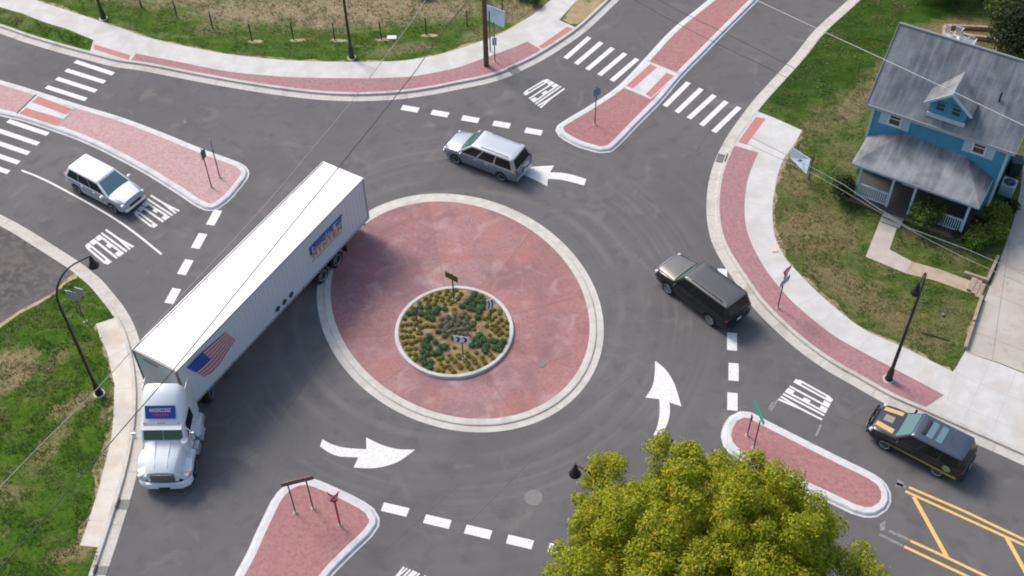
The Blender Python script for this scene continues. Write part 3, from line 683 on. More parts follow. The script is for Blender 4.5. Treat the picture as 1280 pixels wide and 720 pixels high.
def car(S, loc, rz, label, cat='car'):
    """S: L, W, paint, profile [(x, ztop, wscale)], sill, belt, roof, cabin xs (xw0,xw1,xr1,xr0), wheels xs, r"""
    root = empty(S['name'], loc, rz, label, cat)
    L, W_ = S['L'], S['W']/2; paint = S['paint']; zs = S['sill']
    secs = []
    for x, zt, k, zb in S['prof']:
        w_ = W_*k; h = zt-zb
        half = [(0, zt+.02), (w_*.5, zt+.012), (w_*.80, zt-.012), (w_*.91, zt-.05), (w_*.975, zt-h*.22), (w_, zt-h*.45), (w_*.995, zb+h*.25), (w_*.96, zb+.05), (w_*.88, zb), (0, zb)]
        ring_ = [(x, y, z) for y, z in half] + [(x, -y, z) for y, z in half[-2:0:-1]]
        secs.append(ring_)
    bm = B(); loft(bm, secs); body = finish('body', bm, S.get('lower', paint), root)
    cb = B()
    for x in S['wx']:
        for s in (-1, 1): lathe(cb, [(S['r']*1.17, s*(W_-.30)), (S['r']*1.17, s*(W_+.2))], (x, 0, S['r']*1.02), 24, 'y')
    cut = finish('cut', cb, PLAST, root); cut.location = (0, 0, 0); bpy.context.view_layer.update()
    boolean_cut(body, cut)
    body.data.polygons.foreach_set('use_smooth', [True]*len(body.data.polygons)); body.data.set_sharp_from_angle(angle=R(32))
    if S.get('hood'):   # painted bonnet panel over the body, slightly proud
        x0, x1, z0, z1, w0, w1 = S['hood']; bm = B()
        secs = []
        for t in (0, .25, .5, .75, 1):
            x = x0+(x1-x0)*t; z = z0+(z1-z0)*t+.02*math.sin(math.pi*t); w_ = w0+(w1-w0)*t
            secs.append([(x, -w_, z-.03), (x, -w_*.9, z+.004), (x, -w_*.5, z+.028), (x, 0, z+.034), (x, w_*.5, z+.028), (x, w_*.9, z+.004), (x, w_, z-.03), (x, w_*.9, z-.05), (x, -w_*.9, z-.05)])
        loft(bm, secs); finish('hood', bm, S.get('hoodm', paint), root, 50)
    # cabin
    xw0, xw1, xr1, xr0 = S['cab']; zb, zr = S['belt'], S['roof']; wb, wt = W_*S.get('wb', .93), W_*S.get('wt', .76)
    def ring_(x0, x1, w_, z, c):
        pts = []
        for (cx, cy, a0) in ((x0-c, w_-c, 0), (x1+c, w_-c, 90), (x1+c, -w_+c, 180), (x0-c, -w_+c, 270)):
            for k in range(4): a = R(a0+30*k); pts.append((cx+c*math.cos(a), cy+c*math.sin(a), z))
        return pts
    bm = B(); loft(bm, [ring_(xw0, xr0, wb, zb-.12, .08), ring_(xw0, xr0, wb, zb, .08), ring_(xw1, xr1, wt, zr-.05, .09)])
    finish('cabin', bm, S.get('cabm', paint), root, 40)
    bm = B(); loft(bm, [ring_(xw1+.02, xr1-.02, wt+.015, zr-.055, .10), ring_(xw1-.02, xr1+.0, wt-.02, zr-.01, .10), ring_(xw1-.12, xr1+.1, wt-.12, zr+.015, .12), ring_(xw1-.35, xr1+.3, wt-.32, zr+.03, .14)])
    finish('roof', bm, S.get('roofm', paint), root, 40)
    Fq = ((xw0, -wb, zb), (xw0, wb, zb), (xw1, wt, zr-.05), (xw1, -wt, zr-.05))
    bm = B(); face_quad(bm, Fq, .06, .94, .05, .95, .012); finish('windshield', bm, S.get('ws', GLASS_G), root)
    Rq = ((xr0, wb, zb), (xr0, -wb, zb), (xr1, -wt, zr-.05), (xr1, wt, zr-.05))
    bm = B(); face_quad(bm, Rq, .09, .91, .12, .90, .012); finish('rear_window', bm, GLASS_D, root)
    for s in (-1, 1):
        Q = ((xw0, s*wb, zb), (xr0, s*wb, zb), (xr1, s*wt, zr-.05), (xw1, s*wt, zr-.05)) if s < 0 else ((xr0, wb, zb), (xw0, wb, zb), (xw1, wt, zr-.05), (xr1, wt, zr-.05))
        for (a, b, sl) in S['win']:
            if s > 0: a, b = 1-b, 1-a
            bm = B(); face_quad(bm, Q, a, b, .08, .88, .010); finish('side_window', bm, S.get('sw', GLASS_D), root)
        if s: # handles, mirror
            for hx in S['hx']:
                bm = B(); box(bm, (hx, s*(W_*.985), zb-.14), (.17, .03, .035), .01); finish('door_handle', bm, paint, root)
            for dx in S['dx']:
                bm = B(); box(bm, (dx, s*(W_-.006), (zs+zb)/2+.03), (.012, .012, zb-zs-.30)); finish('door_gap', bm, PLAST, root)
            bm = B(); box(bm, (xw0-.28, s*(W_+.10), zb+.06), (.12, .22, .15), .04); finish('mirror', bm, S.get('mir', paint), root, 50)
            hl = S['hl']; bm = B(); box(bm, (hl[0], s*hl[1], hl[2]), (.16, .34, .17), .05, Matrix.Rotation(s*-.45, 3, 'Z')); finish('headlight', bm, LENS, root, 50)
            tl = S['tl']; bm = B(); box(bm, (tl[0]+.03, s*(tl[1]-.02), tl[2]), (.13, .15, tl[3]*.85), .03); finish('tail_light', bm, TAIL, root, 50)
            if S.get('rails'):
                x0, x1 = S['rails']; bm = B(); tube(bm, [(x0, s*(wt-.1), zr), (x0-.1, s*(wt-.1), zr+.07), (x1+.1, s*(wt-.1), zr+.07), (x1, s*(wt-.1), zr)], .02, 6); finish('roof_rail', bm, S.get('railm', PLAST), root, 50)
    bm = B(); box(bm, (S['gr'][0], 0, S['gr'][1]), (.06, S['gr'][2], S['gr'][3]), .02)
    finish('grille', bm, S.get('grm', PLAST), root)
    bm = B(); box(bm, (L/2-.06, 0, zs+.17), (.16, S['W']*.80, .20), .05); finish('front_bumper', bm, S.get('bump', paint), root, 50)
    bm = B(); box(bm, (-L/2+.05, 0, zs+.17), (.18, S['W']*.88, .22), .05); finish('rear_bumper', bm, S.get('bump', paint), root, 50)
    bm = B(); box(bm, (-L/2-.03, 0, zs+.36), (.02, .32, .16), .005); finish('licence_plate', bm, mat('plate_white', (.6, .6, .6), .6), root)
    bm = B(); box(bm, ((S['wx'][0]+S['wx'][1])/2, 0, zs-.02), (L*.86, S['W']*.7, .12)); finish('underbody', bm, PLAST, root)
    for x in S['wx']:
        for s in (-1, 1): wheel(root, x, s*(W_-.12), S['r'], .23, s, S.get('rim'))
    return root
# minivan, silver
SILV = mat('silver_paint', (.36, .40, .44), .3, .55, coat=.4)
van = dict(name='minivan', L=5.05, W=1.98, paint=SILV, lower=mat('silver_side_shaded', (.16, .185, .215), .35, .35, coat=.4), sill=.26, belt=1.02, roof=1.70, r=.34, wx=(1.53, -1.52),  # shade on the sides is put into a darker copy of the silver
  prof=[(2.52, .60, .52, .36), (2.48, .70, .70, .30), (2.38, .82, .84, .26), (2.2, .90, .94, .25), (1.9, .96, .985, .25), (1.5, 1.01, 1, .25), (1.2, 1.04, 1, .25), (-1.9, 1.06, 1, .25), (-2.3, 1.06, .98, .27), (-2.5, 1.0, .92, .33)],
  hood=(1.36, 2.34, 1.045, .88, .84, .60), cab=(1.38, .55, -2.15, -2.45), wb=.95, wt=.78,
  win=[(.05, .30, 0), (.33, .60, 0), (.63, .93, 0)], hx=(.20, -.55), dx=(.85, -.25, -1.15), hl=(2.30, .72, .74), tl=(-2.44, .85, .98, .30),
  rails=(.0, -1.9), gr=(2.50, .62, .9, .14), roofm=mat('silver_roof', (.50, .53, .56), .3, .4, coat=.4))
def place(near_rear, near_front, S, z0=.0):
    d = (near_front-near_rear); rz = math.atan2(d.y, d.x); d.normalize()
    return rz, d
# camera-side wheel contact pixels (rear, front), offset to the far side
def put_car(S, rear, front, nearside, label, cat, wz=.33):
    a, b = G(*rear, wz), G(*front, wz); d = b-a; d.z = 0; rz = math.atan2(d.y, d.x); d.normalize()
    lft = Vector((-d.y, d.x, 0)); c = (a+b)/2 - lft*nearside*(S['W']/2-.05); c.z = 0
    mid = (S['wx'][0]+S['wx'][1])/2; c -= d*mid
    return car(S, c, rz, label, cat)
put_car(van, (627, 221), (570, 199), 1, 'silver minivan with black roof rails driving left above the central island', 'minivan')
WPAINT = mat('white_paint', (.72, .73, .74), .3, coat=.5)
suvw = dict(name='white_suv', L=4.75, W=1.88, paint=WPAINT, lower=mat('white_side_darkened', (.34, .375, .41), .3, .25, coat=.5), sill=.30, belt=1.04, roof=1.66, r=.36, wx=(1.45, -1.42),  # white sides greyed: their reflection of dark ground is painted into the colour
  prof=[(2.37, .62, .50, .40), (2.34, .72, .66, .34), (2.26, .84, .80, .29), (2.1, .92, .91, .28), (1.85, .98, .97, .28), (1.5, 1.03, 1, .28), (1.1, 1.06, 1, .28), (-1.8, 1.08, 1, .28), (-2.15, 1.08, .97, .30), (-2.30, 1.04, .90, .33), (-2.37, .96, .80, .38)],
  hood=(1.15, 2.20, 1.06, .92, .82, .60), cab=(1.22, .42, -1.95, -2.30), wb=.94, wt=.74,
  win=[(.05, .37, 0), (.385, .66, 0), (.675, .93, 0)], hx=(.10, -.85), dx=(.80, -.15, -1.05), hl=(2.15, .68, .78), tl=(-2.30, .80, 1.02, .30),
  gr=(2.36, .64, .85, .18), ws=GLASS_B)
o = put_car(suvw, (95.6, 236), (144, 262), -1, 'white suv with pale blue windshield waiting at the yield words on the left', 'suv'); o.name = 'parked_suv' if False else 'suv'
BPAINT = mat('black_car_paint', (.012, .013, .014), .3, .0, spec=.4, coat=.3)
suvb = dict(name='suv', L=5.05, W=2.0, paint=BPAINT, sill=.36, belt=1.16, roof=1.86, r=.39, wx=(1.46, -1.46),
  prof=[(2.52, .74, .66, .46), (2.48, .92, .80, .40), (2.38, 1.02, .90, .35), (2.2, 1.08, .97, .34), (1.7, 1.14, 1, .34), (1.2, 1.18, 1, .34), (-2.1, 1.20, 1, .34), (-2.4, 1.20, .98, .36), (-2.52, 1.10, .95, .42)],
  hood=(1.20, 2.38, 1.195, 1.075, .86, .72), hoodm=mat('paler_black_hood', (.17, .165, .158), .4, .4, coat=.3), roofm=mat('paler_black_roof', (.105, .105, .105), .38, .4, coat=.3), cab=(1.20, .62, -2.25, -2.46), wb=.94, wt=.80,  # hood and roof are a paler black than the body
  win=[(.06, .28, 0), (.31, .58, 0), (.61, .93, 0)], hx=(.05, -.95), dx=(.80, -.20, -1.2), hl=(2.36, .78, .90), tl=(-2.46, .88, .98, .36),
  rails=(.2, -1.9), gr=(2.52, .82, 1.0, .26), grm=CHROME)
put_car(suvb, (887, 400), (835, 361), 1, 'black suv with paler roof and roof rails leaving the roundabout on the right', 'suv', .36)
DARK = mat('dark_green_black_paint', (.010, .014, .016), .3, .0, spec=.4, coat=.3)
suvp = dict(name='patrol_suv', L=4.72, W=1.9, paint=DARK, sill=.34, belt=1.10, roof=1.78, r=.37, wx=(1.35, -1.22),
  prof=[(2.30, .74, .66, .44), (2.26, .88, .80, .38), (2.18, .97, .89, .34), (2.0, 1.03, .96, .32), (1.6, 1.08, 1, .32), (1.1, 1.12, 1, .32), (-1.9, 1.14, 1, .32), (-2.2, 1.12, .97, .36), (-2.32, 1.02, .93, .42)],
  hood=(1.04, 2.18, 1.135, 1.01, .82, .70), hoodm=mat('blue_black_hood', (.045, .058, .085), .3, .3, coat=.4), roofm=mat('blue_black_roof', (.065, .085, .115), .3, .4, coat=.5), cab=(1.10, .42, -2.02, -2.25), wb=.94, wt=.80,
  win=[(.06, .32, 0), (.35, .62, 0), (.65, .92, 0)], hx=(.05, -.85), dx=(.72, -.15, -1.1), hl=(2.14, .74, .86), tl=(-2.24, .82, .98, .32),
  gr=(2.31, .76, .9, .22), grm=PLAST, ws=GLASS_B)
pc = put_car(suvp, (1170, 589), (1106, 556), 1, 'dark police suv with tan hood decals and a push bar on the right road', 'police car', .36)
TAN = mat('tan_decal', (.62, .42, .15), .5, col2=(.50, .33, .12), scale=14)
OLIVE = mat('olive_gold_decal', (.28, .26, .04), .5)
for s in (-1, 1):
    bm = B(); prism(bm, [(1.22, s*.46, 1.155), (2.10, s*.36, 1.068), (2.10, s*.62, 1.050), (1.22, s*.72, 1.135)], .02*s); finish('hood_decal', bm, TAN, pc)
    bm = B(); quad(bm, (-2.1, s*.957, .50), (1.5, s*.957, .60), (1.5, s*.957, .63), (-2.1, s*.957, .68), .004*s); finish('side_stripe', bm, OLIVE, pc)
    bm = B(); lathe(bm, [(.001, 0), (.20, 0), (.20, .012*s), (.001, .012*s)], (-1.55, s*.952, .93), 20, 'y'); finish('round_emblem', bm, mat('pale_green_emblem', (.22, .30, .17), .5), pc)
bm = B(); prism(bm, [(1.45, -.2, 1.145), (1.9, -.2, 1.10), (1.9, .2, 1.10), (1.45, .2, 1.145)], .02); finish('hood_emblem', bm, mat('grey_gold_decal', (.25, .24, .16), .5), pc)
bm = B()
for s in (-.28, .28): box(bm, (2.42, s, .72), (.06, .06, .62), .015)
tube(bm, [(2.42, -.62, .55), (2.48, -.5, .6), (2.48, .5, .6), (2.42, .62, .55)], .035, 6); tube(bm, [(2.40, -.62, .95), (2.46, -.5, .95), (2.46, .5, .95), (2.40, .62, .95)], .035, 6)
for s in (-1, 1): tube(bm, [(2.42, s*.62, .55), (2.40, s*.62, .95)], .03, 6)
finish('push_bar', bm, BLACK, pc, 50)
for x, c_ in ((-.30, (.16, .24, .28)), (-.75, (.18, .26, .30))):  # pale panels stand in for sky reflected in the roof glass
    bm = B(); box(bm, (x, 0, 1.815), (.30, 1.0, .02), .008); finish('sky_sheen_panel', bm, mat('roof_sheen_panel', c_, .15, .3), pc)
bm = B(); box(bm, (.0, 0, 1.85), (.16, .9, .07), .02); finish('light_bar', bm, PLAST, pc)
bm = B(); tube(bm, [(-1.2, .2, 1.8), (-1.25, .2, 2.3)], .006, 5); finish('antenna', bm, BLACK, pc)

# ---------------------------------------------------------------- truck: tractor + semitrailer
TW = mat('truck_white', (.74, .76, .78), .3, coat=.5)
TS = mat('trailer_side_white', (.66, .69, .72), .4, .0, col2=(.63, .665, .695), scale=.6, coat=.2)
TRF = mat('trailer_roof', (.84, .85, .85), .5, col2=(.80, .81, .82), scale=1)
ALU = mat('aluminium', (.52, .54, .56), .35, .5)
BLUE = mat('logo_blue', (.03, .10, .35), .5)
ORNG = mat('logo_orange', (.72, .20, .08), .5)
REDF = mat('flag_red', (.42, .07, .09), .5, col2=(.50, .16, .18), scale=14)
WHF = mat('flag_white', (.60, .50, .53), .5)
NAVY = mat('flag_blue', (.012, .075, .34), .5)
TF = Vector((-15.4507, 33.9395, 0)); ta = 1.0250085; TL = 14.8
# trailer local: x = from front to rear (0..TL), y = left of that; camera side is y=0, far side y=2.59
tr = empty('semi_trailer', TF, ta, 'long white box trailer with a flag and blue and orange lettering on its side', 'trailer')
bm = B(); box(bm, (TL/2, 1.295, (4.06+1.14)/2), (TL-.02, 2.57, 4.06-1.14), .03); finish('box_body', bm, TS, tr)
bm = B()
for k in range(49):
    x = .25+k*.30
    if x < TL-.2: box(bm, (x, .006, 2.62), (.008, .010, 2.66))
finish('side_rivet_strips', bm, mat('panel_seam', (.60, .635, .67), .5), tr)
bm = B(); prof = []
nseg = 60
rowsA = []
for i in range(nseg+1):
    x = .05+(TL-.1)*i/nseg; zc_ = 4.075+.006*math.sin(i*math.pi)
    rowsA.append([(x, .05, 4.062), (x, .35, 4.082+.006*(i % 2)), (x, 1.295, 4.10+.008*(i % 2)), (x, 2.24, 4.082+.006*(i % 2)), (x, 2.54, 4.062), (x, 1.3, 4.03)])
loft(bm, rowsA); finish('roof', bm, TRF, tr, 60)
bm = B()
for y in (-.012, 2.602): box(bm, (TL/2, y, 4.04), (TL, .05, .12), .012); box(bm, (TL/2, y, 1.16), (TL, .05, .16), .012)
finish('side_rail', bm, ALU, tr)
bm = B()
for y in (.0, 2.59): box(bm, (-.02, y, 2.6), (.10, .10, 2.98), .02)
box(bm, (-.02, 1.295, 4.05), (.08, 2.5, .10), .02)
finish('front_corner_posts', bm, mat('corner_post_grey', (.20, .19, .18), .5, .5), tr)
bm = B(); box(bm, (-.025, 1.295, 2.6), (.03, 2.44, 2.84)); finish('front_wall', bm, mat('trailer_front_grey', (.44, .46, .46), .6), tr)
bm = B(); box(bm, (-.05, 1.6, 3.72), (.03, .9, .16), .01); finish('front_marker_plate', bm, mat('marker_plate', (.30, .18, .20), .5), tr)
bm = B()
for y in (0, 2.59): box(bm, (TL+.01, y, 2.6), (.08, .12, 2.95), .015)
box(bm, (TL+.01, 1.295, 4.04), (.08, 2.6, .12), .015); box(bm, (TL+.01, 1.295, 1.15), (.08, 2.6, .16), .015)
finish('rear_frame', bm, ALU, tr)
for s in (0, 1):
    bm = B(); box(bm, (TL+.015, .66+s*1.27, 2.6), (.04, 1.24, 2.7), .01); finish('rear_door', bm, TS, tr)
    bm = B(); tube(bm, [(TL+.06, 1.1+s*.39, 1.3), (TL+.06, 1.1+s*.39, 3.9)], .018, 6); finish('door_bar', bm, ALU, tr)
bm = B(); box(bm, (TL-.1, 1.295, .62), (.10, 2.2, .10), .02)
for y in (.7, 1.9): box(bm, (TL-.1, y, .87), (.08, .08, .55))
finish('rear_guard', bm, GALV, tr)
bm = B()
for y in (.55, 2.05): box(bm, (TL/2+.3, y, 1.02), (TL-1.4, .10, .18))
for k in range(20): box(bm, (1.0+k*.7, 1.295, 1.05), (.06, 2.4, .09))
finish('chassis_frame', bm, PLAST, tr)
bm = B()
for y in (.45, 2.15): box(bm, (3.0, y, .62), (.12, .12, .95), .01); box(bm, (3.0, y, .12), (.34, .30, .05), .01)
tube(bm, [(3.0, .45, .8), (3.0, 2.15, .8)], .03, 6); finish('landing_gear', bm, STEELD, tr)
for xw in (10.55, 11.85):
    for y, s in ((.16, -1), (.48, -1), (2.11, 1), (2.43, 1)): wheel(tr, xw, y, .51, .28, s, ALU)
    bm = B(); tube(bm, [(xw, .2, .51), (xw, 2.4, .51)], .07, 8); finish('axle', bm, PLAST, tr)
for xw, nm_ in ((9.5, 'mud_flap'), (12.7, 'mud_flap')):
    if xw > 12:
        for y in (.32, 2.27): bm = B(); box(bm, (xw, y, .68), (.02, .6, .65)); finish(nm_, bm, PLAST, tr)
bm = B()
for x in (.35, 3.2, 5.9, 8.9, 14.2): box(bm, (x, -.045, 1.17), (.12, .02, .05))
finish('side_markers', bm, TAIL, tr)
for x in (6.88, 7.43, 8.0):
    bm = B(); lathe(bm, [(.001, 0), (.17, 0), (.17, -.02), (.12, -.03), (.001, -.03)], (x, -.012, 1.52), 18, 'y'); finish('round_side_mark', bm, mat('brown_round_mark', (.10, .07, .07), .6), tr)
# flag on the side (waving outline), front-left of panel
def flag_pt(u, v):  # u 0..1 along, v 0..1 down; a waving flag whose hoist leans back
    tx, tz = .60+2.72*u, 3.68-.16*u+.06*math.sin(u*5.2)-.20*max(0, u-.8)
    bx, bz = 1.36+2.42*u, 2.14-.28*math.sin(u*math.pi*1.0)*(1-u)*1.6+.22*u*u
    k = v; return (tx*(1-k)+bx*k, -.018, tz*(1-k)+bz*k)
bm = B()
nU = 20
for s_ in range(13):
    m_i = 0 if s_ % 2 == 0 else 1
    for i in range(nU):
        u0, u1 = i/nU, (i+1)/nU; v0, v1 = s_/13, (s_+1)/13
        if u1 <= .41 and s_ < 7: continue
        f = quad(bm, flag_pt(u0, v1), flag_pt(u1, v1), flag_pt(u1, v0), flag_pt(u0, v0)); f.material_index = m_i
fl = finish('flag_decal', bm, [REDF, WHF], tr)
bm = B()
for i in range(8):
    u0, u1 = i/nU, (i+1)/nU; quad(bm, flag_pt(u0, 7/13), flag_pt(u1, 7/13), flag_pt(u1, 0), flag_pt(u0, 0))
cn = finish('canton', bm, NAVY, fl)
bm = B()
for r_ in range(5):
    for c_ in range(6):
        u = .03+.064*c_; v = .04+.1*r_; p = Vector(flag_pt(u, v)); 
        h_ = .016; quad(bm, p+Vector((-h_, -.004, -h_)), p+Vector((h_, -.004, -h_)), p+Vector((h_, -.004, h_)), p+Vector((-h_, -.004, h_)))
finish('stars', bm, WHF, fl)
# lettering: not legible in the photo - two rows of slanted letter shapes
def letter_row(parent, x0, x1, z0, z1, n, m, nm, seed, slant=.12, yy=-.020):
    rnd = random.Random(seed); bm = B(); wd = (x1-x0)/n
    for i in range(n):
        a = x0+i*wd+wd*.08; b = x0+(i+1)*wd-wd*.10; st = wd*.26
        def q(p0, p1, q0, q1):
            k = lambda x, z: (x+slant*(z-z0), yy, z)
            quad(bm, k(p0, q0), k(p1, q0), k(p1, q1), k(p0, q1))
        h = (z1-z0); typ = rnd.choice('EOTIAHE')
        if typ != 'T': q(a, a+st, z0, z1)
        if typ in 'OAH': q(b-st, b, z0, z1)
        if typ in 'EOAT': q(a, b, z1-h*.2, z1) if typ == 'T' else q(a+st, b-(st if typ in 'OA' else 0), z1-h*.2, z1)
        if typ in 'EO': q(a+st, b-(st if typ == 'O' else 0), z0, z0+h*.2)
        if typ in 'EAH': q(a+st, b-(st if typ in 'AH' else .02), z0+h*.42, z0+h*.6)
        if typ == 'T': q((a+b)/2-st/2, (a+b)/2+st/2, z0, z1-h*.2)
    return finish(nm, bm, m, parent)
bm = B(); quad(bm, (9.9, -.018, 3.12), (12.75, -.018, 3.12), (12.75, -.018, 3.24), (9.93, -.018, 3.24)); quad(bm, (9.88, -.018, 2.62), (10.06, -.018, 2.62), (10.08, -.018, 3.12), (9.9, -.018, 3.12)); finish('logo_border', bm, BLUE, tr)
letter_row(tr, 10.15, 12.65, 2.74, 3.10, 9, BLUE, 'logo_lettering', 3)
letter_row(tr, 10.0, 12.6, 2.30, 2.66, 6, ORNG, 'logo_lettering', 5)
bm = B(); quad(bm, (9.9, -.018, 2.14), (12.45, -.018, 2.14), (12.45, -.018, 2.19), (9.9, -.018, 2.19)); finish('logo_underline', bm, mat('logo_grey_blue', (.25, .30, .42), .5), tr)
bm = B(); tube(bm, [(0, .6, 1.2), (TL, .6, 1.2)], .02, 5); finish('air_line', bm, PLAST, tr)

# tractor: local +x forward
tk = empty('truck_tractor', (-16.02, 35.42, 0), R(-90.5), 'white conventional truck tractor with a roof fairing pulling the long box trailer', 'truck')
# y>0 = driver's side (image right). rear axle x=0, steer axle x=4.35, nose 5.4
bm = B()
for y in (-.42, .42): box(bm, (2.2, y, .85), (6.0, .10, .26), .01)
for x in (-.6, .6, 1.7, 3.0, 4.6): box(bm, (x, 0, .85), (.12, .84, .2))
finish('frame_rails', bm, STEELD, tk)
bm = B(); box(bm, (0.1, 0, 1.04), (.95, .9, .10), .03, Matrix.Rotation(-.06, 3, 'Y')); finish('fifth_wheel', bm, PLAST, tk)
for x in (0,):
    for y, s in ((-1.12, -1), (-.80, -1), (.80, 1), (1.12, 1)): wheel(tk, x, y, .51, .28, s, ALU)
    bm = B(); tube(bm, [(x, -1.1, .51), (x, 1.1, .51)], .08, 8); finish('axle', bm, PLAST, tk)
for s in (-1, 1): wheel(tk, 4.3, s*1.08, .51, .28, s, ALU)
# cab shell
def sec(x, w_, z0, z1, c=.10, tw=1.0):
    return [(x, -w_, z0), (x, w_, z0), (x, w_, z0+(z1-z0)*.5), (x, w_*tw, z1-c), (x, w_*tw-c, z1), (x, -w_*tw+c, z1), (x, -w_*tw, z1-c), (x, -w_, z0+(z1-z0)*.5)]
bm = B(); loft(bm, [sec(2.05, 1.05, .95, 2.78, .12, .94), sec(3.42, 1.05, .95, 2.78, .12, .94), sec(3.86, 1.02, .95, 2.0, .06, .99)]); finish('cab', bm, TW, tk, 40)
# roof fairing
bm = B(); loft(bm, [sec(2.0, 1.0, 2.70, 3.86, .22, .88), sec(2.25, 1.0, 2.70, 3.86, .22, .88), sec(2.6, 1.0, 2.70, 3.74, .22, .88), sec(3.0, .98, 2.70, 3.40, .18, .90), sec(3.3, .95, 2.70, 3.02, .12, .92), sec(3.52, .92, 2.66, 2.80, .05, .94)])
fr = finish('roof_fairing', bm, TW, tk, 45)
# blue sign panel on the fairing slope
A0 = Vector((3.34, 0, 3.00)); A1 = Vector((2.95, 0, 3.46)); dn = (A1-A0).normalized(); nn = Vector((dn.z, 0, -dn.x)).normalized(); nn = nn if nn.z > 0 else -nn
def fp(u, v, h=.0): return A0+dn*((A1-A0).length*v)+Vector((0, u, 0))+nn*(.03+h)
bm = B(); vs = [fp(-.69, .0), fp(.69, .0), fp(.69, 1.), fp(-.69, 1.)]; prism(bm, [vs[0], vs[1], vs[2], vs[3]], .02)
bp = finish('fairing_sign', bm, mat('fairing_blue', (.015, .05, .30), .45), tk)
def rows(u0, u1, v0, v1, n, m, nm, seed):
    rnd = random.Random(seed); bm = B(); wd = (u1-u0)/n
    for i in range(n):
        a = u0+i*wd+wd*.1; b = a+wd*.78; t = rnd.choice('HOE'); st = wd*.25
        def q(x0, x1, y0, y1): quad(bm, fp(x0, y0, .025), fp(x1, y0, .025), fp(x1, y1, .025), fp(x0, y1, .025))
        q(a, a+st, v0, v1)
        if t in 'HO': q(b-st, b, v0, v1)
        h = v1-v0
        if t == 'H': q(a+st, b-st, v0+h*.4, v0+h*.6)
        if t in 'OE': q(a+st, b-(st if t == 'O' else 0), v1-h*.2, v1); q(a+st, b-(st if t == 'O' else 0), v0, v0+h*.2)
    finish(nm, bm, m, bp)
rows(-.50, .50, .52, .80, 10, WHF, 'white_lettering', 2); rows(-.36, .38, .20, .40, 8, mat('sign_red', (.5, .06, .08), .5), 'red_lettering', 4)
for y in (-.78, -.12, 0, .12, .78):
    bm = B(); box(bm, (3.46, y, 2.84), (.08, .09 if abs(y) > .5 else .085, .06), .015); finish('marker_light', bm, mat('marker_amber', (.55, .12, .06), .3), tk)
bm = B(); box(bm, (3.60, 0, 2.70), (.30, 1.86, .04), .015, Matrix.Rotation(.35, 3, 'Y')); finish('sun_visor', bm, TW, tk)
# windshield (two panes) on the slanted front face from (3.86,2.0) to (3.42,2.78)
for s in (-1, 1):
    bm = B(); Q = ((3.875, -.98, 1.99), (3.875, .98, 1.99), (3.45, .92, 2.74), (3.45, -.92, 2.74))
    u0, u1 = (.04, .492) if s < 0 else (.508, .96)
    face_quad(bm, Q, u0, u1, .06, .90, .012); finish('windshield', bm, GLASS_G, tk)
    bm = B(); quad(bm, (2.35, s*1.048, 1.85), (3.50, s*1.048, 1.85), (3.30, s*1.01, 2.55), (2.35, s*1.01, 2.55), .012*-s); finish('side_window', bm, GLASS_D, tk)
    bm = B(); quad(bm, (2.20, s*1.051, 1.0), (3.55, s*1.051, 1.0), (3.55, s*1.051, 1.80), (2.20, s*1.051, 1.80), .014*-s); d_ = finish('door', bm, TW, tk)
    bm = B(); box(bm, (2.4, s*1.09, 1.5), (.18, .04, .05), .01); finish('handle', bm, CHROME, d_)
    # mirrors
    bm = B(); tube(bm, [(3.55, s*1.05, 1.7), (3.72, s*1.30, 1.75), (3.72, s*1.30, 2.5), (3.5, s*1.05, 2.55)], .018, 6); box(bm, (3.70, s*1.33, 2.15), (.07, .22, .50), .02); finish('side_mirror', bm, CHROME, tk)
    # fender
    secs = []
    for k in range(11):
        a = math.pi*(1.0-k/10*.94); r0, r1 = .64, .70
        secs.append([(4.3+math.cos(a)*r, s*y_, .56+math.sin(a)*r*1.02) for r, y_ in ((r0, 1.24), (r1, 1.24), (r1+.03, 1.0), (r1+.02, .62), (r0, .62))])
    bm = B(); loft(bm, secs); finish('fender', bm, TW, tk, 50)
    bm = B(); box(bm, (5.05, s*.98, .98), (.22, .42, .26), .06, Matrix.Rotation(-s*.5, 3, 'Z')); finish('headlight', bm, LENS, tk, 50)
    bm = B(); box(bm, (5.0, s*1.20, 1.04), (.14, .06, .16), .02); finish('turn_signal', bm, AMBER, tk)
    # side: fuel tank + steps + fairing bracket
    bm = B(); lathe(bm, [(.001, 0), (.30, .0), (.33, .04), (.33, 1.28), (.30, 1.32), (.001, 1.32)], (1.55, s*.93, .72), 22, 'x'); finish('fuel_tank', bm, ALU, tk, 40)
    bm = B(); box(bm, (2.45, s*1.18, .48), (.7, .28, .05), .01); box(bm, (2.45, s*1.20, .80), (.6, .22, .05), .01); box(bm, (3.3, s*1.1, .62), (.5, .34, .5), .04); finish('step', bm, ALU, tk)
    bm = B(); box(bm, (1.72, s*.98, 2.3), (.62, .035, 2.5), .01); finish('side_extender', bm, TW, tk)
bm = B(); tube(bm, [(1.85, -.88, .9), (1.85, -.88, 3.5), (1.75, -.88, 3.65)], .075, 10); finish('exhaust_stack', bm, CHROME, tk, 50)
bm = B(); lathe(bm, [(.001, 0), (.16, 0), (.16, .7), (.001, .7)], (3.95, .98, 1.45), 16); finish('air_cleaner', bm, TW, tk, 40)
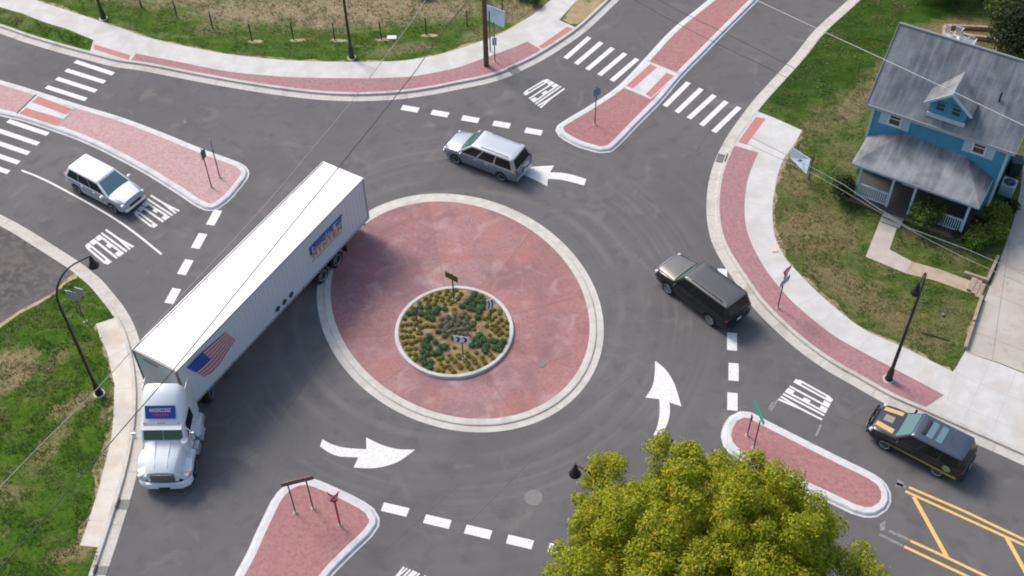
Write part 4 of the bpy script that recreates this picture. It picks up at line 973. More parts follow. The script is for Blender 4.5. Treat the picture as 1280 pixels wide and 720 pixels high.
# hood: sloping, with shoulders
def hsec(x, w_, z0, z1, f): return [(x, -w_, z0), (x, w_, z0), (x, w_*1.0, z0+(z1-z0)*.55), (x, w_*.93, z1-.10), (x, w_*.78, z1-.015), (x, w_*.3, z1+.02), (x, -w_*.3, z1+.02), (x, -w_*.78, z1-.015), (x, -w_*.93, z1-.10), (x, -w_, z0+(z1-z0)*.55)]
bm = B(); loft(bm, [hsec(3.84, .98, 1.0, 2.0, 0), hsec(4.3, .90, 1.0, 1.92, 0), hsec(4.8, .82, .95, 1.80, 0), hsec(5.15, .76, .9, 1.64, 0), hsec(5.30, .70, .85, 1.50, 0)]); finish('hood', bm, TW, tk, 45)
bm = B()
for y in (-.28, .28): tube(bm, [(3.9, y*1.2, 2.025), (4.5, y*1.1, 1.915), (5.1, y, 1.70)], .02, 6)
finish('hood_ridges', bm, TW, tk, 60)
bm = B(); box(bm, (5.315, 0, 1.18), (.05, 1.12, .62), .03)
gr = finish('grille', bm, mat('grille_dark', (.10, .11, .13), .4, .5), tk)
bm = B()
for k in range(7): box(bm, (5.35, 0, .93+k*.083), (.03, 1.08, .022))
finish('grille_bars', bm, CHROME, gr)
# shoulders joining hood and fenders
for s in (-1, 1):
    bm = B(); loft(bm, [[(x, s*a, z0), (x, s*b, z1), (x, s*b, z1-.25), (x, s*a, z0-.25)] for x, a, z0, b, z1 in ((3.75, .88, 1.22, 1.24, 1.10), (4.3, .84, 1.28, 1.25, 1.20), (4.8, .78, 1.20, 1.24, 1.08), (5.18, .70, 1.10, 1.12, .94))]); finish('hood_shoulder', bm, TW, tk, 50)
bm = B(); secs = []
for y, x in ((-1.22, 4.95), (-1.15, 5.22), (-.8, 5.42), (0, 5.46), (.8, 5.42), (1.15, 5.22), (1.22, 4.95)): secs.append([(x, y, .42), (x, y, .76), (x-.10, y*.985, .80), (x-.16, y*.97, .76), (x-.16, y*.97, .42)])
loft(bm, secs); finish('bumper', bm, TW, tk, 60)
bm = B(); box(bm, (5.47, 0, .50), (.02, .5, .14), .005); finish('licence_plate', bm, PLAST, tk)
for k, (a, b) in enumerate((((2.0, -.3, 1.5), (.4, -.35, 2.0)), ((2.0, .1, 1.5), (.4, .05, 2.0)))):
    bm = B(); a, b = Vector(a), Vector(b); tube(bm, [a, a.lerp(b, .3)+Vector((0, 0, -.25)), a.lerp(b, .7)+Vector((0, 0, -.3)), b], .02, 6); finish('air_hose', bm, mat('hose_red', (.35, .05, .04), .5) if k else mat('hose_blue', (.04, .08, .3), .5), tk, 60)

# ================================================================ POLES, LAMPS, SIGNS
def lamp(base, h, armdir, armlen, label, bend=1.6, head=True):
    o = empty('street_lamp', base, 0, label, 'street lamp')
    bm = B(); lathe(bm, [(.30, .0), (.30, .12), (.26, .16), (.001, .17)], n=20); finish('concrete_base', bm, CONC, o)
    bm = B(); lathe(bm, [(.20, .14), (.20, .22), (.17, .30), (.15, .75), (.12, .95), (.10, 1.0)], n=14); finish('pole_base', bm, BLACK, o, 40)
    d = Vector((armdir[0], armdir[1], 0)).normalized()
    pts = [Vector((0, 0, 1.0)), Vector((0, 0, h-bend))]
    for k in range(1, 9):
        a = R(90*k/8); pts.append(Vector((0, 0, h-bend))+d*(bend*(1-math.cos(a))*(armlen/bend)*.62)+Vector((0, 0, bend*math.sin(a))))
    bm = B(); tube(bm, pts[:2], .095, 12, .065); finish('pole', bm, BLACK, o, 60)
    bm = B(); end = d*armlen+Vector((0, 0, h-.18)); tube(bm, pts[1:]+[end+Vector((0, 0, .1))], .055, 8, .035); finish('arm', bm, BLACK, o, 60)
    if head:
        bm = B(); lathe(bm, [(.04, .15), (.06, .0), (.10, -.10), (.12, -.28), (.20, -.42), (.25, -.55), (.24, -.58), (.001, -.56)], end, 18); hd = finish('lamp_head', bm, BLACK, o, 40)
        bm = B(); lathe(bm, [(.19, -.57), (.16, -.66), (.08, -.72), (.001, -.72)], end, 18); finish('lens', bm, mat('lamp_lens', (.5, .5, .48), .2), hd, 50)
    return o
bl_ = G(125, 494)
hl = G(121, 341, 7.3); lamp(bl_, 8.5, (hl.x-bl_.x, hl.y-bl_.y), (Vector((hl.x-bl_.x, hl.y-bl_.y))).length, 'tall black street lamp with a hooked arm on the left lawn')
br_ = G(1110, 476); hr = G(1149, 362, 7.3); lamp(br_, 8.4, (hr.x-br_.x, hr.y-br_.y), max(1.2, Vector((hr.x-br_.x, hr.y-br_.y)).length), 'tall black street lamp on the right brick strip in front of the blue house')
lamp(G(440, 74), 8.4, (0.1, -1), 1.6, 'black street lamp pole on the top grass verge right of the fence corner')
lamp(G(130, 25), 8.4, (-.2, -1), 1.6, 'black street lamp pole at the top left beside the sidewalk')
hs = G(718, 597, 7.3); bs = hs+Vector((1.15, -1.0, 0)); bs.z = .13; lamp(bs, 8.2, (-1.15, 1.0), 1.5, 'black street lamp whose head pokes out left of the yellow green tree')
# utility pole
up_ = G(608, 84); o = empty('utility_pole', up_, 0, 'brown wooden utility pole rising from the top brick strip', 'utility pole')
bm = B(); tube(bm, [(0, 0, .1), (0, 0, 4), (0, 0, 11)], .17, 14, .13); finish('pole', bm, mat('pole_wood', (.16, .105, .06), .9, col2=(.10, .065, .04), scale=8, bump=.3), o, 60)
bm = B(); box(bm, (0, 0, 10.2), (2.2, .10, .12), .01, Matrix.Rotation(.7, 3, 'Z')); finish('crossarm', bm, mat('pole_wood2', (.16, .11, .07), .9), o)
# signs
SW = mat('sign_white', (.70, .72, .74), .5); SB = mat('sign_back', (.36, .39, .42), .5, .3); SBR = mat('sign_brown', (.13, .10, .04), .6)
SRED = mat('sign_red_face', (.45, .03, .05), .5); STEAL = mat('sign_green', (.02, .36, .26), .5); PB = mat('panel_pale_blue', (.52, .62, .74), .5, col2=(.60, .68, .78), scale=3)
def sign(base, h, panels, label, cat='sign', name='road_sign', post=STEELD, pr=.035, foot=True):
    """panels: list of (name, w, h, zc, yaw, material, kind)"""
    o = empty(name, base, 0, label, cat)
    bm = B(); tube(bm, [(0, 0, 0), (0, 0, h)], pr, 8); finish('post', bm, post, o, 60)
    if foot: bm = B(); lathe(bm, [(.11, 0), (.11, .02), (.06, .03), (.05, .16), (.001, .16)], n=12); finish('post_base', bm, mat('base_yellow_grey', (.42, .38, .28), .7), o)
    for (nm, w_, hh, zc_, yaw, m, kd) in panels:
        r_ = Matrix.Rotation(yaw, 3, 'Z'); bm = B()
        if kd == 'tri':
            pts = [r_ @ Vector((x, -.06, z))+Vector((0, 0, zc_)) for x, z in ((-w_/2, hh/2), (w_/2, hh/2), (.04, -hh/2), (-.04, -hh/2))]
            prism(bm, pts, .012); f = finish(nm, bm, m, o)
            pts = [r_ @ Vector((x, -.075, z))+Vector((0, 0, zc_)) for x, z in ((-w_*.27, hh*.30), (w_*.27, hh*.30), (0, -hh*.18))]
            bm = B(); prism(bm, pts, .004); finish('white_centre', bm, SW, f)
            pts = [r_ @ Vector((x, .02, z))+Vector((0, 0, zc_)) for x, z in ((-w_/2, hh/2), (w_/2, hh/2), (.04, -hh/2), (-.04, -hh/2))]
        else:
            box(bm, r_ @ Vector((0, -.06, 0))+Vector((0, 0, zc_)), (w_, .018, hh), .004, r_); f = finish(nm, bm, m, o)
            if kd == 'chev':
                bm = B()
                for cx in (-w_*.22, w_*.22):
                    s = 1; a = w_*.14; hh2 = hh*.42
                    pts = [(cx-a, hh2), (cx, hh2), (cx+a, 0), (cx, -hh2), (cx-a, -hh2), (cx, 0)]
                    prism(bm, [r_ @ Vector((x, -.075, z))+Vector((0, 0, zc_)) for x, z in pts], .005)
                finish('chevrons', bm, BLACK, f)
    return o
T3 = .13
# centre island signs
sign(G(567.5, 376, .35), 2.1, [('panel', .80, .42, 1.9, R(-35), SBR, 'r')], 'brown sign seen from behind at the top of the planting bed')
sign(G(522.5, 411, .35), 1.75, [('panel', .30, .55, 1.45, R(75), STEELD, 'r')], 'narrow dark sign edge-on at the left of the planting bed')
sign(G(613.5, 405, .35), 1.9, [('panel', .40, .72, 1.62, R(20), SW, 'chev')], 'small white chevron sign at the right of the planting bed')
sign(G(579, 447, .35), 1.75, [('panel', .80, .48, 1.5, R(-8), SW, 'chev')], 'white sign with black chevrons at the front of the planting bed')
# west island
sign(G(264.5, 234, T3), 2.9, [('panel', .36, .60, 2.55, R(62), STEELD, 'r')], 'dark sign on the left island with its back to the camera, nearer post')
sign(G(275, 222, T3), 2.9, [('panel', .07, .70, 2.6, R(0), mat('sign_edge_blue', (.30, .38, .45), .5), 'r')], 'thin edge-on sign post at the tip of the left island, farther post')
# north island
sign(G(743.5, 156, T3), 2.9, [('panel', .45, .55, 2.55, R(25), mat('sign_faint_blue', (.20, .235, .30), .5), 'r')], 'slim grey sign post on the brick tip of the top island')
# south island: two-post bar + yield
p0, p1 = G(369.5, 641, T3), G(391.5, 635.5, T3)
o = empty('directional_sign', p0, 0, 'wide rust brown directional sign edge-on on two posts on the bottom island', 'sign')
for q in (p0, p1): bm = B(); tube(bm, [q-p0, q-p0+Vector((0, 0, 2.55))], .035, 8); finish('post', bm, STEELD, o, 60)
for q in (p0, p1): bm = B(); lathe(bm, [(.11, 0), (.11, .03), (.05, .05), (.05, .14), (.001, .14)], q-p0, 12); finish('post_base', bm, mat('base_yellow_grey', (.42, .38, .28), .7), o)
dd = (p1-p0).normalized(); mid = (p1-p0)*.5
bm = B(); box(bm, mid+Vector((0, .06, 2.35)), (1.45, .05, .30), .01, Matrix.Rotation(math.atan2(dd.y, dd.x), 3, 'Z')); finish('panel', bm, mat('rust_brown_panel', (.16, .085, .075), .6, col2=(.24, .14, .12), scale=5), o)
sign(G(425, 656, T3), 2.45, [('panel', .72, .62, 2.2, R(-38), SRED, 'tri'), ('panel', .62, .55, 2.2, R(52), SRED, 'tri')], 'red yield sign on a red post on the bottom island', 'yield sign', 'yield_sign', SRED, .05)
# east yield
sign(G(972, 385, T3), 3.0, [('yield_panel', .80, .70, 2.75, R(45), SRED, 'tri'), ('lower_panel', .80, .46, 2.12, R(45), mat('panel_grey_blue', (.24, .29, .35), .5), 'r')], 'red yield sign above a blue grey plate on the right brick strip', 'yield sign', 'yield_sign')
# SE island
sign(G(934, 544.5, T3), 1.65, [('panel', .10, .35, 1.45, 0, STEELD, 'r')], 'short grey post at the left tip of the right island')
sign(G(945.5, 546, T3), .12, [], 'low pale post socket between the two posts on the right island') if False else None
o = sign(G(942, 560, T3), 2.2, [], 'green street name sign edge-on on the right island', 'street sign', 'street_name_sign')
a, b = G(942, 501, 2.3), G(955, 530, 2.0); bb_ = G(942, 560, T3)
bm = B(); v = b-a; rq = v.to_track_quat('X', 'Z').to_matrix(); box(bm, (a+b)/2-bb_, (v.length, .03, .26), .005, rq); finish('blade', bm, STEAL, o)
# banner signs
def board(quad_px, zs, label, posts, nm='notice_board', m=PB, extra=None):
    P = [G(x, y, z) for (x, y), z in zip(quad_px, zs)]; base = Vector((P[0].x, P[0].y, .13))
    o = empty(nm, base, 0, label, 'sign')
    bm = B(); prism(bm, [p-base for p in P], .03); pn = finish('panel', bm, m, o)
    for q in posts:
        bm = B(); t = G(*q[0]); t.z = .12; tube(bm, [t-base, t-base+Vector((0, 0, q[1]))], .04, 8); finish('post', bm, STEELD, o, 60)
    if extra: bm = B(); extra(bm, base); finish('emblem', bm, mat('emblem_blue', (.25, .33, .55), .5), pn)
    return o
def em(bm, base):
    c = G(1000, 201, 1.55)-base+Vector((-.02, -.05, .06)); bmesh.ops.create_uvsphere(bm, u_segments=10, v_segments=6, radius=.10, matrix=Matrix.Translation(c) @ Matrix.Diagonal((1.4, .3, 1, 1)))
board([(990, 184), (1013, 199), (1008, 217.5), (987.5, 197)], [2.0, 2.0, 1.1, 1.1], 'pale blue notice board standing in the tan grass left of the blue house', [((992, 212), 1.9), ((1010, 226), 1.9)], extra=em)
board([(608, 6), (631, 14.6), (630, 35), (609, 25)], [3.2, 3.2, 2.1, 2.1], 'pale blue notice board beside the wooden utility pole', [((613, 66), 3.1), ((632, 73), 2.9)][:1])
sign(G(618.7, 77, T3), 3.0, [('panel', .06, .9, 2.6, 0, mat('edge_green', (.10, .20, .15), .5), 'r'), ('plate', .28, .55, 1.6, 0, mat('plate_pale', (.42, .50, .55), .5), 'r')], 'thin sign post right of the wooden utility pole')
sign(G(107, 402, T3), 2.9, [('panel', .50, .62, 2.1, R(-20), SB, 'r'), ('panel', .46, .62, 2.3, R(-22), SB, 'r')][:1], 'grey sign seen from behind on the left lawn by the hooked lamp')
for o in list(bpy.data.objects):
    if o.get('label', '').startswith('grey sign seen'):
        for q, zz in (((88, 369), 1.9), ((100, 365), 1.9)):
            p = G(*q, zz)-o.location; bm = B(); box(bm, p, (.50, .03, .58), .005, Matrix.Rotation(R(-22), 3, 'Z')); finish('panel', bm, SB, o)
        for ch in list(o.children):
            if ch.name.startswith('panel') and ch.data.vertices[0].co.length < 2.6 and abs(sum(v.co.x for v in ch.data.vertices)/len(ch.data.vertices)) < .02: bpy.data.objects.remove(ch)
# verge fence: posts are one fence
fb = [(177, 9), (221.6, 22), (266, 35.5), (315, 51), (367, 49.5), (418.6, 50), (476.7, 49), (533, 43.5), (584, 33.5), (628, 14), (132, -4)]
fb = sorted(fb); fo = empty('wire_fence', G(*fb[0], .12), 0, 'low wire fence of dark stakes across the top grass verge', 'fence')
FP = mat('fence_post', (.045, .045, .045), .8)
tops = []
for q in fb:
    p = G(*q, .12); bm = B(); box(bm, p-fo.location+Vector((0, 0, .66)), (.07, .07, 1.35), .005); finish('post', bm, FP, fo); tops.append(p-fo.location)
for zz in (1.2, .75):
    bm = B(); tube(bm, [t+Vector((0, 0, zz)) for t in tops], .008, 5); finish('wire', bm, GALV, fo, 60)
# mulch pads at stakes
bm = B()
for i, q in enumerate(fb[4:9]): sheet(bm, blob(q[0]+4, q[1]+1, 11, 1.8, seed=i+30, rough=.3), .128+.0002*i)
structure('stake_mulch', bm, SOIL)
bm = B(); c = G(490, 48, .13); box(bm, c+Vector((0, 0, .05)), (.62, .35, .12), .02); tag(finish('utility_box', bm, [mat('utility_lid', (.7, .72, .74), .5)]), 'small white utility box lid lying in the top grass', 'utility box')
bm = B(); c = G(968, 313, .13); box(bm, c+Vector((0, 0, .03)), (.30, .24, .012), .003); tag(finish('valve_cover', bm, mat('valve_yellow', (.75, .52, .25), .6)), 'small yellow square valve cover on the right sidewalk', 'valve cover')
bm = B(); c = G(1178, 394, .13); lathe(bm, [(.09, 0), (.09, .1), (.001, .11)], c, 12); tag(finish('pipe_stub', bm, IRON), 'tiny dark pipe stub in the lawn below the house', 'pipe')

# overhead cables
def cable(pts, zs, r, m, label):
    P = [G(x, y, z) for (x, y), z in zip(pts, zs)]; P = smooth(P, 1.5); b = P[0].copy(); bm = B(); tube(bm, [p-b for p in P], r, 6)
    o = finish('power_cable', bm, m, None, 80); o.location = b; tag(o, label, 'cable')
CB = mat('cable_black', (.03, .035, .035), .6); CG = mat('cable_grey', (.33, .31, .29), .5)
cable([(625, -48), (553, 40), (520, 88), (421, 212), (318, 338), (217, 462), (120, 574), (0, 711), (-100, 822)], [10]*2+[9.6, 9, 8.8, 8.8, 9, 9.4, 10], .020, CB, 'dark overhead cable crossing over the trailer roof to the lower left')
cable([(545, -20), (510, 33), (480, 73), (437, 130), (383, 195), (332, 256), (210, 388), (115, 493), (50, 557), (0, 609), (-90, 700)], [9.6, 9.4, 9.2, 9, 8.8, 8.7, 8.7, 8.8, 9, 9.2, 9.6], .016, CG, 'pale grey overhead cable passing left of the trailer')
cable([(900, -22), (960, 7), (1020, 35), (1100, 72), (1190, 114), (1280, 157), (1400, 214)], [10.5]*7, .017, mat('cable_pale', (.55, .56, .56), .5), 'pale overhead cable crossing the lawn and the house roof')
cable([(740, -36), (802, 5), (885, 49), (960, 85), (1080, 148)], [9.5, 9.4, 9.3, 9.3, 9.4], .012, CB, 'thin dark cable over the top crosswalk, lower of two')
cable([(800, -14), (843, 11), (895, 36), (960, 68), (1080, 132)], [9.8, 9.7, 9.6, 9.6, 9.7], .012, CB, 'thin dark cable over the top crosswalk, upper of two')
cable([(940, 172), (1020, 212), (1055, 231), (1136, 285), (1210, 312), (1290, 348), (1400, 398)], [7.2]*7, .014, mat('cable_mid', (.28, .32, .33), .5), 'grey service cable in front of the porch bushes')
cable([(930, 178), (1018, 218), (1055, 239), (1130, 283), (1205, 322), (1290, 360), (1400, 410)], [7.0]*7, .012, CG, 'second service cable just below the grey one by the porch')

# ================================================================ HOUSE
HO = Vector((19.22, 48.35, .0)); ha = math.atan2(-.5225, .8526)
ho = empty('blue_house', HO, ha, 'blue two storey house with grey shingle roof, a front dormer and a hipped porch', 'house')
HB = mat('blue_siding', (.045, .24, .36), .7, col2=(.06, .27, .39), scale=3)
n, l, p, tc, ns, mr, mix = m_tools['blue_siding']
wv = n.new('ShaderNodeTexWave'); wv.bands_direction = 'Z'; wv.inputs['Scale'].default_value = 2.6; l.new(tc.outputs['Object'], wv.inputs['Vector'])
bp_ = n.new('ShaderNodeBump'); bp_.inputs['Strength'].default_value = .5; bp_.inputs['Distance'].default_value = .02; l.new(wv.outputs['Fac'], bp_.inputs['Height']); l.new(bp_.outputs[0], p.inputs['Normal'])
HT = mat('pale_blue_trim', (.36, .50, .60), .6); HW = mat('white_trim', (.58, .62, .66), .6)
def shingle(name, c1, c2):
    m = mat(name, c1, .9, col2=c2, scale=.8, detail=9, fac=(.40, .62), bump=.3, bscale=40)
    n, l, p, tc, ns, mr, mix = m_tools[name]; src = p.inputs['Base Color'].links[0].from_socket
    b = n.new('ShaderNodeTexBrick'); l.new(tc.outputs['Object'], b.inputs['Vector'])
    b.inputs['Scale'].default_value = 1; b.inputs['Brick Width'].default_value = .32; b.inputs['Row Height'].default_value = .15; b.inputs['Mortar Size'].default_value = .012
    b.inputs['Color1'].default_value = (.75, .75, .75, 1); b.inputs['Color2'].default_value = (1, 1, 1, 1); b.inputs['Mortar'].default_value = (.5, .5, .5, 1)
    mx = n.new('ShaderNodeMix'); mx.data_type = 'RGBA'; mx.blend_type = 'MULTIPLY'; mx.inputs[0].default_value = .28; l.new(src, mx.inputs[6]); l.new(b.outputs[0], mx.inputs[7])
    # weather streaks down the slope
    mp = n.new('ShaderNodeMapping'); mp.inputs['Scale'].default_value = (2.2, .25, .25); l.new(tc.outputs['Object'], mp.inputs['Vector'])
    t = n.new('ShaderNodeTexNoise'); t.inputs['Scale'].default_value = 2; t.inputs['Detail'].default_value = 6; l.new(mp.outputs[0], t.inputs['Vector'])
    mu = n.new('ShaderNodeMath'); mu.operation = 'MULTIPLY'; mu.inputs[1].default_value = .5; l.new(mr(t.outputs['Fac'], .45, .75), mu.inputs[0])
    l.new(mix(mu.outputs[0], mx.outputs[2], tuple(x*1.5 for x in c2)), p.inputs['Base Color']); return m
SH = shingle('grey_shingles', (.105, .125, .15), (.20, .22, .24)); SHP = shingle('porch_shingles', (.13, .14, .15), (.25, .26, .275))
DKI = mat('dark_interior', (.02, .018, .018), .8); WG = mat('house_glass', (.05, .045, .05), .12, spec=.6)
X0, X1, Y0, Y1, ZE = -.55, 6.72, 2.2, 7.85, 5.35
YR, ZR = 5.0, 8.6
bm = B(); prism(bm, [(X0, Y0, 0), (X0, Y1, 0), (X0, Y1, ZE+.2), (X0, YR, ZR-.25), (X0, Y0, ZE+.2)], X1-X0)
bmesh.ops.recalc_face_normals(bm, faces=bm.faces[:])
wl = finish('wall', bm, HB, ho)
if min(v.co.x for v in wl.data.vertices) < X0-.1:
    for v in wl.data.vertices: v.co.x = 2*X0-v.co.x
    wl.data.flip_normals()
sl = (ZR-ZE)/(YR-1.83)
for nm_, ya, yb in (('roof', 1.83, YR), ('roof', 2*YR-1.83, YR)):
    bm = B(); A = [(-.93, ya, ZE), (7.08, ya, ZE), (7.08, yb, ZR), (-.93, yb, ZR)]
    th = .14
    for q in (A,):
        lo = [bm.verts.new(Vector(v)-Vector((0, 0, th))) for v in q]; hi = [bm.verts.new(v) for v in q]
        bm.faces.new(lo); bm.faces.new(hi)
        for i in range(4): bm.faces.new((lo[i-1], lo[i], hi[i], hi[i-1]))
        bmesh.ops.recalc_face_normals(bm, faces=bm.faces[:])
    rf = finish(nm_, bm, SH, ho)
bm = B(); box(bm, (3.075, 1.80, ZE-.10), (8.05, .05, .20), .01); finish('eave_fascia', bm, mat('fascia_grey', (.30, .33, .36), .7), ho)
bm = B(); tube(bm, [(-.93, YR, ZR+.01), (7.08, YR, ZR+.01)], .07, 8); finish('ridge_cap', bm, mat('ridge_cap', (.24, .27, .30), .8), ho)
for s_x in (-.95, 7.10):
    bm = B()
    for ya in (1.83, 2*YR-1.83):
        a, b = Vector((s_x, ya, ZE-.08)), Vector((s_x, YR, ZR-.08)); rot = (b-a).to_track_quat('X', 'Z').to_matrix(); box(bm, (a+b)/2, ((b-a).length, .04, .2), .005, rot)
    finish('rake_board', bm, mat('rake_grey', (.22, .25, .28), .7), ho)
for x in (1.0, 5.35): # vent pipes / streak
    pass
bm = B(); tube(bm, [(5.3, 3.4, 6.7), (5.3, 3.4, 7.5)], .05, 8); finish('vent_pipe', bm, PLAST, ho)
def window(par, x, y, z, w_, h, mull=True, trim=HW, tw=.12, siding=False):
    fr_ = B(); box(fr_, (x, y-.03, z+h/2+tw/2), (w_+2*tw, .07, tw), .005); box(fr_, (x, y-.03, z-h/2-tw/2), (w_+2*tw, .10, tw), .005)
    for s in (-1, 1): box(fr_, (x+s*(w_/2+tw/2), y-.03, z), (tw, .07, h), .005)
    box(fr_, (x, y-.035, z), (w_, .04, .05)); wo = finish('window', fr_, trim, par)
    bm = B(); box(bm, (x, y-.012, z), (w_, .02, h)); finish('pane', bm, WG, wo)
for x in (.69, 5.28):
    window(ho, x, Y0, 4.68, .56, .74)
    for s in (-1, 1): bm = B(); box(bm, (x+s*.62, Y0-.012, 4.62), (.42, .04, 1.0), .005); finish('shutter', bm, HT, ho)
for x in (-.56, 6.73): bm = B(); box(bm, (x, Y0-.02, 2.9), (.14, .08, 4.9), .01); finish('corner_board', bm, HT, ho)
# lower floor front under the porch: door + windows
window(ho, .9, Y0, 1.75, .8, 1.1); window(ho, 4.7, Y0, 1.75, 1.2, 1.1)
bm = B(); box(bm, (2.5, Y0-.03, 1.5), (.9, .06, 2.05), .01); dr = finish('door', bm, HW, ho); bm = B(); box(bm, (2.15, Y0-.08, 1.45), (.05, .05, .05), .01); finish('handle', bm, CHROME, dr)
for yy in (3.6, 5.2): 
    bm = B(); box(bm, (X0-.012, yy, 4.4), (.05, .8, 1.1), .01); finish('side_window', bm, HW, ho)
# porch
bm = B(); box(bm, (3.0, .97, .24), (6.4, 2.36, .44), .01); finish('porch_base', bm, mat('porch_skirt', (.17, .12, .09), .8, col2=(.24, .18, .14), scale=5), ho)
bm = B(); box(bm, (3.0, .95, .49), (6.5, 2.5, .06), .01); finish('porch_floor', bm, mat('porch_floor', (.075, .07, .07), .7, col2=(.055, .05, .05), scale=3), ho)
pe = 3.0
bm = B(); PA = [(-.45, -.35, pe), (6.50, -.35, pe), (6.42, 2.21, pe+.02), (-.45, 2.21, pe+.02), (1.36, 2.21, 3.98), (4.85, 2.21, 3.80)]
V_ = [bm.verts.new(v) for v in PA]; Vl = [bm.verts.new(Vector(v)-Vector((0, 0, .12))) for v in PA[:4]]
for f in ((0, 1, 5, 4), (0, 4, 3), (1, 2, 5), (3, 4, 5, 2)): bm.faces.new([V_[i] for i in f])
bm.faces.new(Vl)
for i in range(4): j = (i+1) % 4; bm.faces.new((V_[i], V_[j], Vl[j], Vl[i]))
bmesh.ops.recalc_face_normals(bm, faces=bm.faces[:]); finish('porch_roof', bm, SHP, ho)
bm = B(); box(bm, (3.02, -.37, pe-.09), (6.95, .05, .14), .01); box(bm, (-.47, .93, pe-.09), (.05, 2.5, .14), .01); box(bm, (6.49, .93, pe-.09), (.05, 2.5, .14), .01); finish('porch_fascia', bm, mat('fascia_grey', (.30, .33, .36), .7), ho)
bm = B(); box(bm, (3.0, -.02, 2.70), (6.2, .14, .22), .01); finish('porch_beam', bm, HT, ho)
for x in (.05, 1.88, 3.10, 6.0): bm = B(); box(bm, (x, .0, 1.6), (.13, .13, 2.2), .01); finish('porch_post', bm, HT, ho)
for x0_, x1_ in ((.12, 1.80), (3.18, 5.92)):
    bm = B(); box(bm, ((x0_+x1_)/2, 0, 1.42), (x1_-x0_, .09, .07), .01); box(bm, ((x0_+x1_)/2, 0, .62), (x1_-x0_, .06, .06), .01)
    k = x0_+.08
    while k < x1_: box(bm, (k, 0, 1.02), (.05, .035, .76)); k += .12
    finish('porch_railing', bm, HT, ho)
bm = B(); box(bm, (2.48, -.45, .30), (1.1, .35, .10), .01); box(bm, (2.48, -.75, .16), (1.1, .35, .10), .01); finish('porch_steps', bm, mat('porch_step', (.30, .29, .28), .8), ho)
# dormer
dx0, dx1, dy = 2.2, 4.15, 2.15; dz0, dz1, dzp = 5.62, 6.85, 7.62; dc = (dx0+dx1)/2
bm = B(); prism(bm, [(dx0, dy, dz0), (dx1, dy, dz0), (dx1, dy, dz1), (dc, dy, dzp-.1), (dx0, dy, dz1)], -2.0)
dm = finish('dormer', bm, HB, ho)
if max(v.co.y for v in dm.data.vertices) < dy+.5:
    for v in dm.data.vertices: v.co.y = 2*dy-v.co.y
    dm.data.flip_normals()
bm = B(); box(bm, (dc, dy-.03, dz0+.14), (dx1-dx0+.1, .06, .26), .01); finish('dormer_sill_board', bm, HT, dm)
for s in (-1, 1):
    e_ = dc+s*(dc-dx0+.28); ze = dzp-(dzp-dz1+.02)*1.28+.02
    bm = B(); A = [(dc, dy-.28, dzp), (dc, 4.6, dzp), (e_, 4.6, ze), (e_, dy-.28, ze)]
    lo = [bm.verts.new(Vector(v)-Vector((0, 0, .09))) for v in A]; hi = [bm.verts.new(v) for v in A]
    bm.faces.new(lo); bm.faces.new(hi)
    for i in range(4): bm.faces.new((lo[i-1], lo[i], hi[i], hi[i-1]))
    bmesh.ops.recalc_face_normals(bm, faces=bm.faces[:]); finish('dormer_roof', bm, SHP, dm)
    bm = B(); a, b = Vector((dc, dy-.30, dzp-.06)), Vector((e_, dy-.30, ze-.06)); rot = (b-a).to_track_quat('X', 'Z').to_matrix(); box(bm, (a+b)/2, ((b-a).length, .04, .14), .005, rot); finish('dormer_bargeboard', bm, HT, dm)
    window(dm, dc+s*.42, dy, 6.45, .42, .46, tw=.07, trim=HB)
# AC unit, bin
def hp(a_, b_, z=0): return HO+Vector((.8526*a_+.5225*b_, -.5225*a_+.8526*b_, z))
c = G(1257, 241, .15); o = empty('air_conditioner', c, ha, 'square pale air conditioner unit with a round fan grille beside the blue house', 'air conditioner')
bm = B(); box(bm, (0, 0, .42), (.78, .78, .80), .04); finish('cabinet', bm, mat('ac_grey', (.42, .48, .50), .5), o)
bm = B(); lathe(bm, [(.30, .825), (.32, .84), (.34, .825)], n=24); 
for k in range(6): a = k*math.pi/6; tube(bm, [(math.cos(a)*.31, math.sin(a)*.31, .84), (-math.cos(a)*.31, -math.sin(a)*.31, .84)], .01, 4)
finish('fan_grille', bm, mat('grille_grey', (.2, .22, .24), .5), o)
bm = B(); lathe(bm, [(.001, .822), (.29, .822), (.29, .828), (.001, .828)], n=24); finish('fan_opening', bm, PLAST, o)
c = G(1266, 216, .15); o = empty('wheelie_bin', c, ha+.3, 'dark green lidded bin behind the air conditioner', 'bin')
bm = B(); box(bm, (0, 0, .5), (.55, .62, .95), .04, taper=(1.15, 1.15)); finish('bin_body', bm, mat('bin_green', (.01, .035, .035), .5), o)
bm = B(); box(bm, (0, 0, 1.0), (.68, .76, .07), .03); finish('lid', bm, mat('bin_lid', (.012, .04, .045), .4), o)
for s in (-1, 1): bm = B(); lathe(bm, [(.001, -.03), (.10, -.03), (.10, .03), (.001, .03)], (s*.28, .34, .10), 14, 'x'); finish('wheel', bm, TYRE, o)

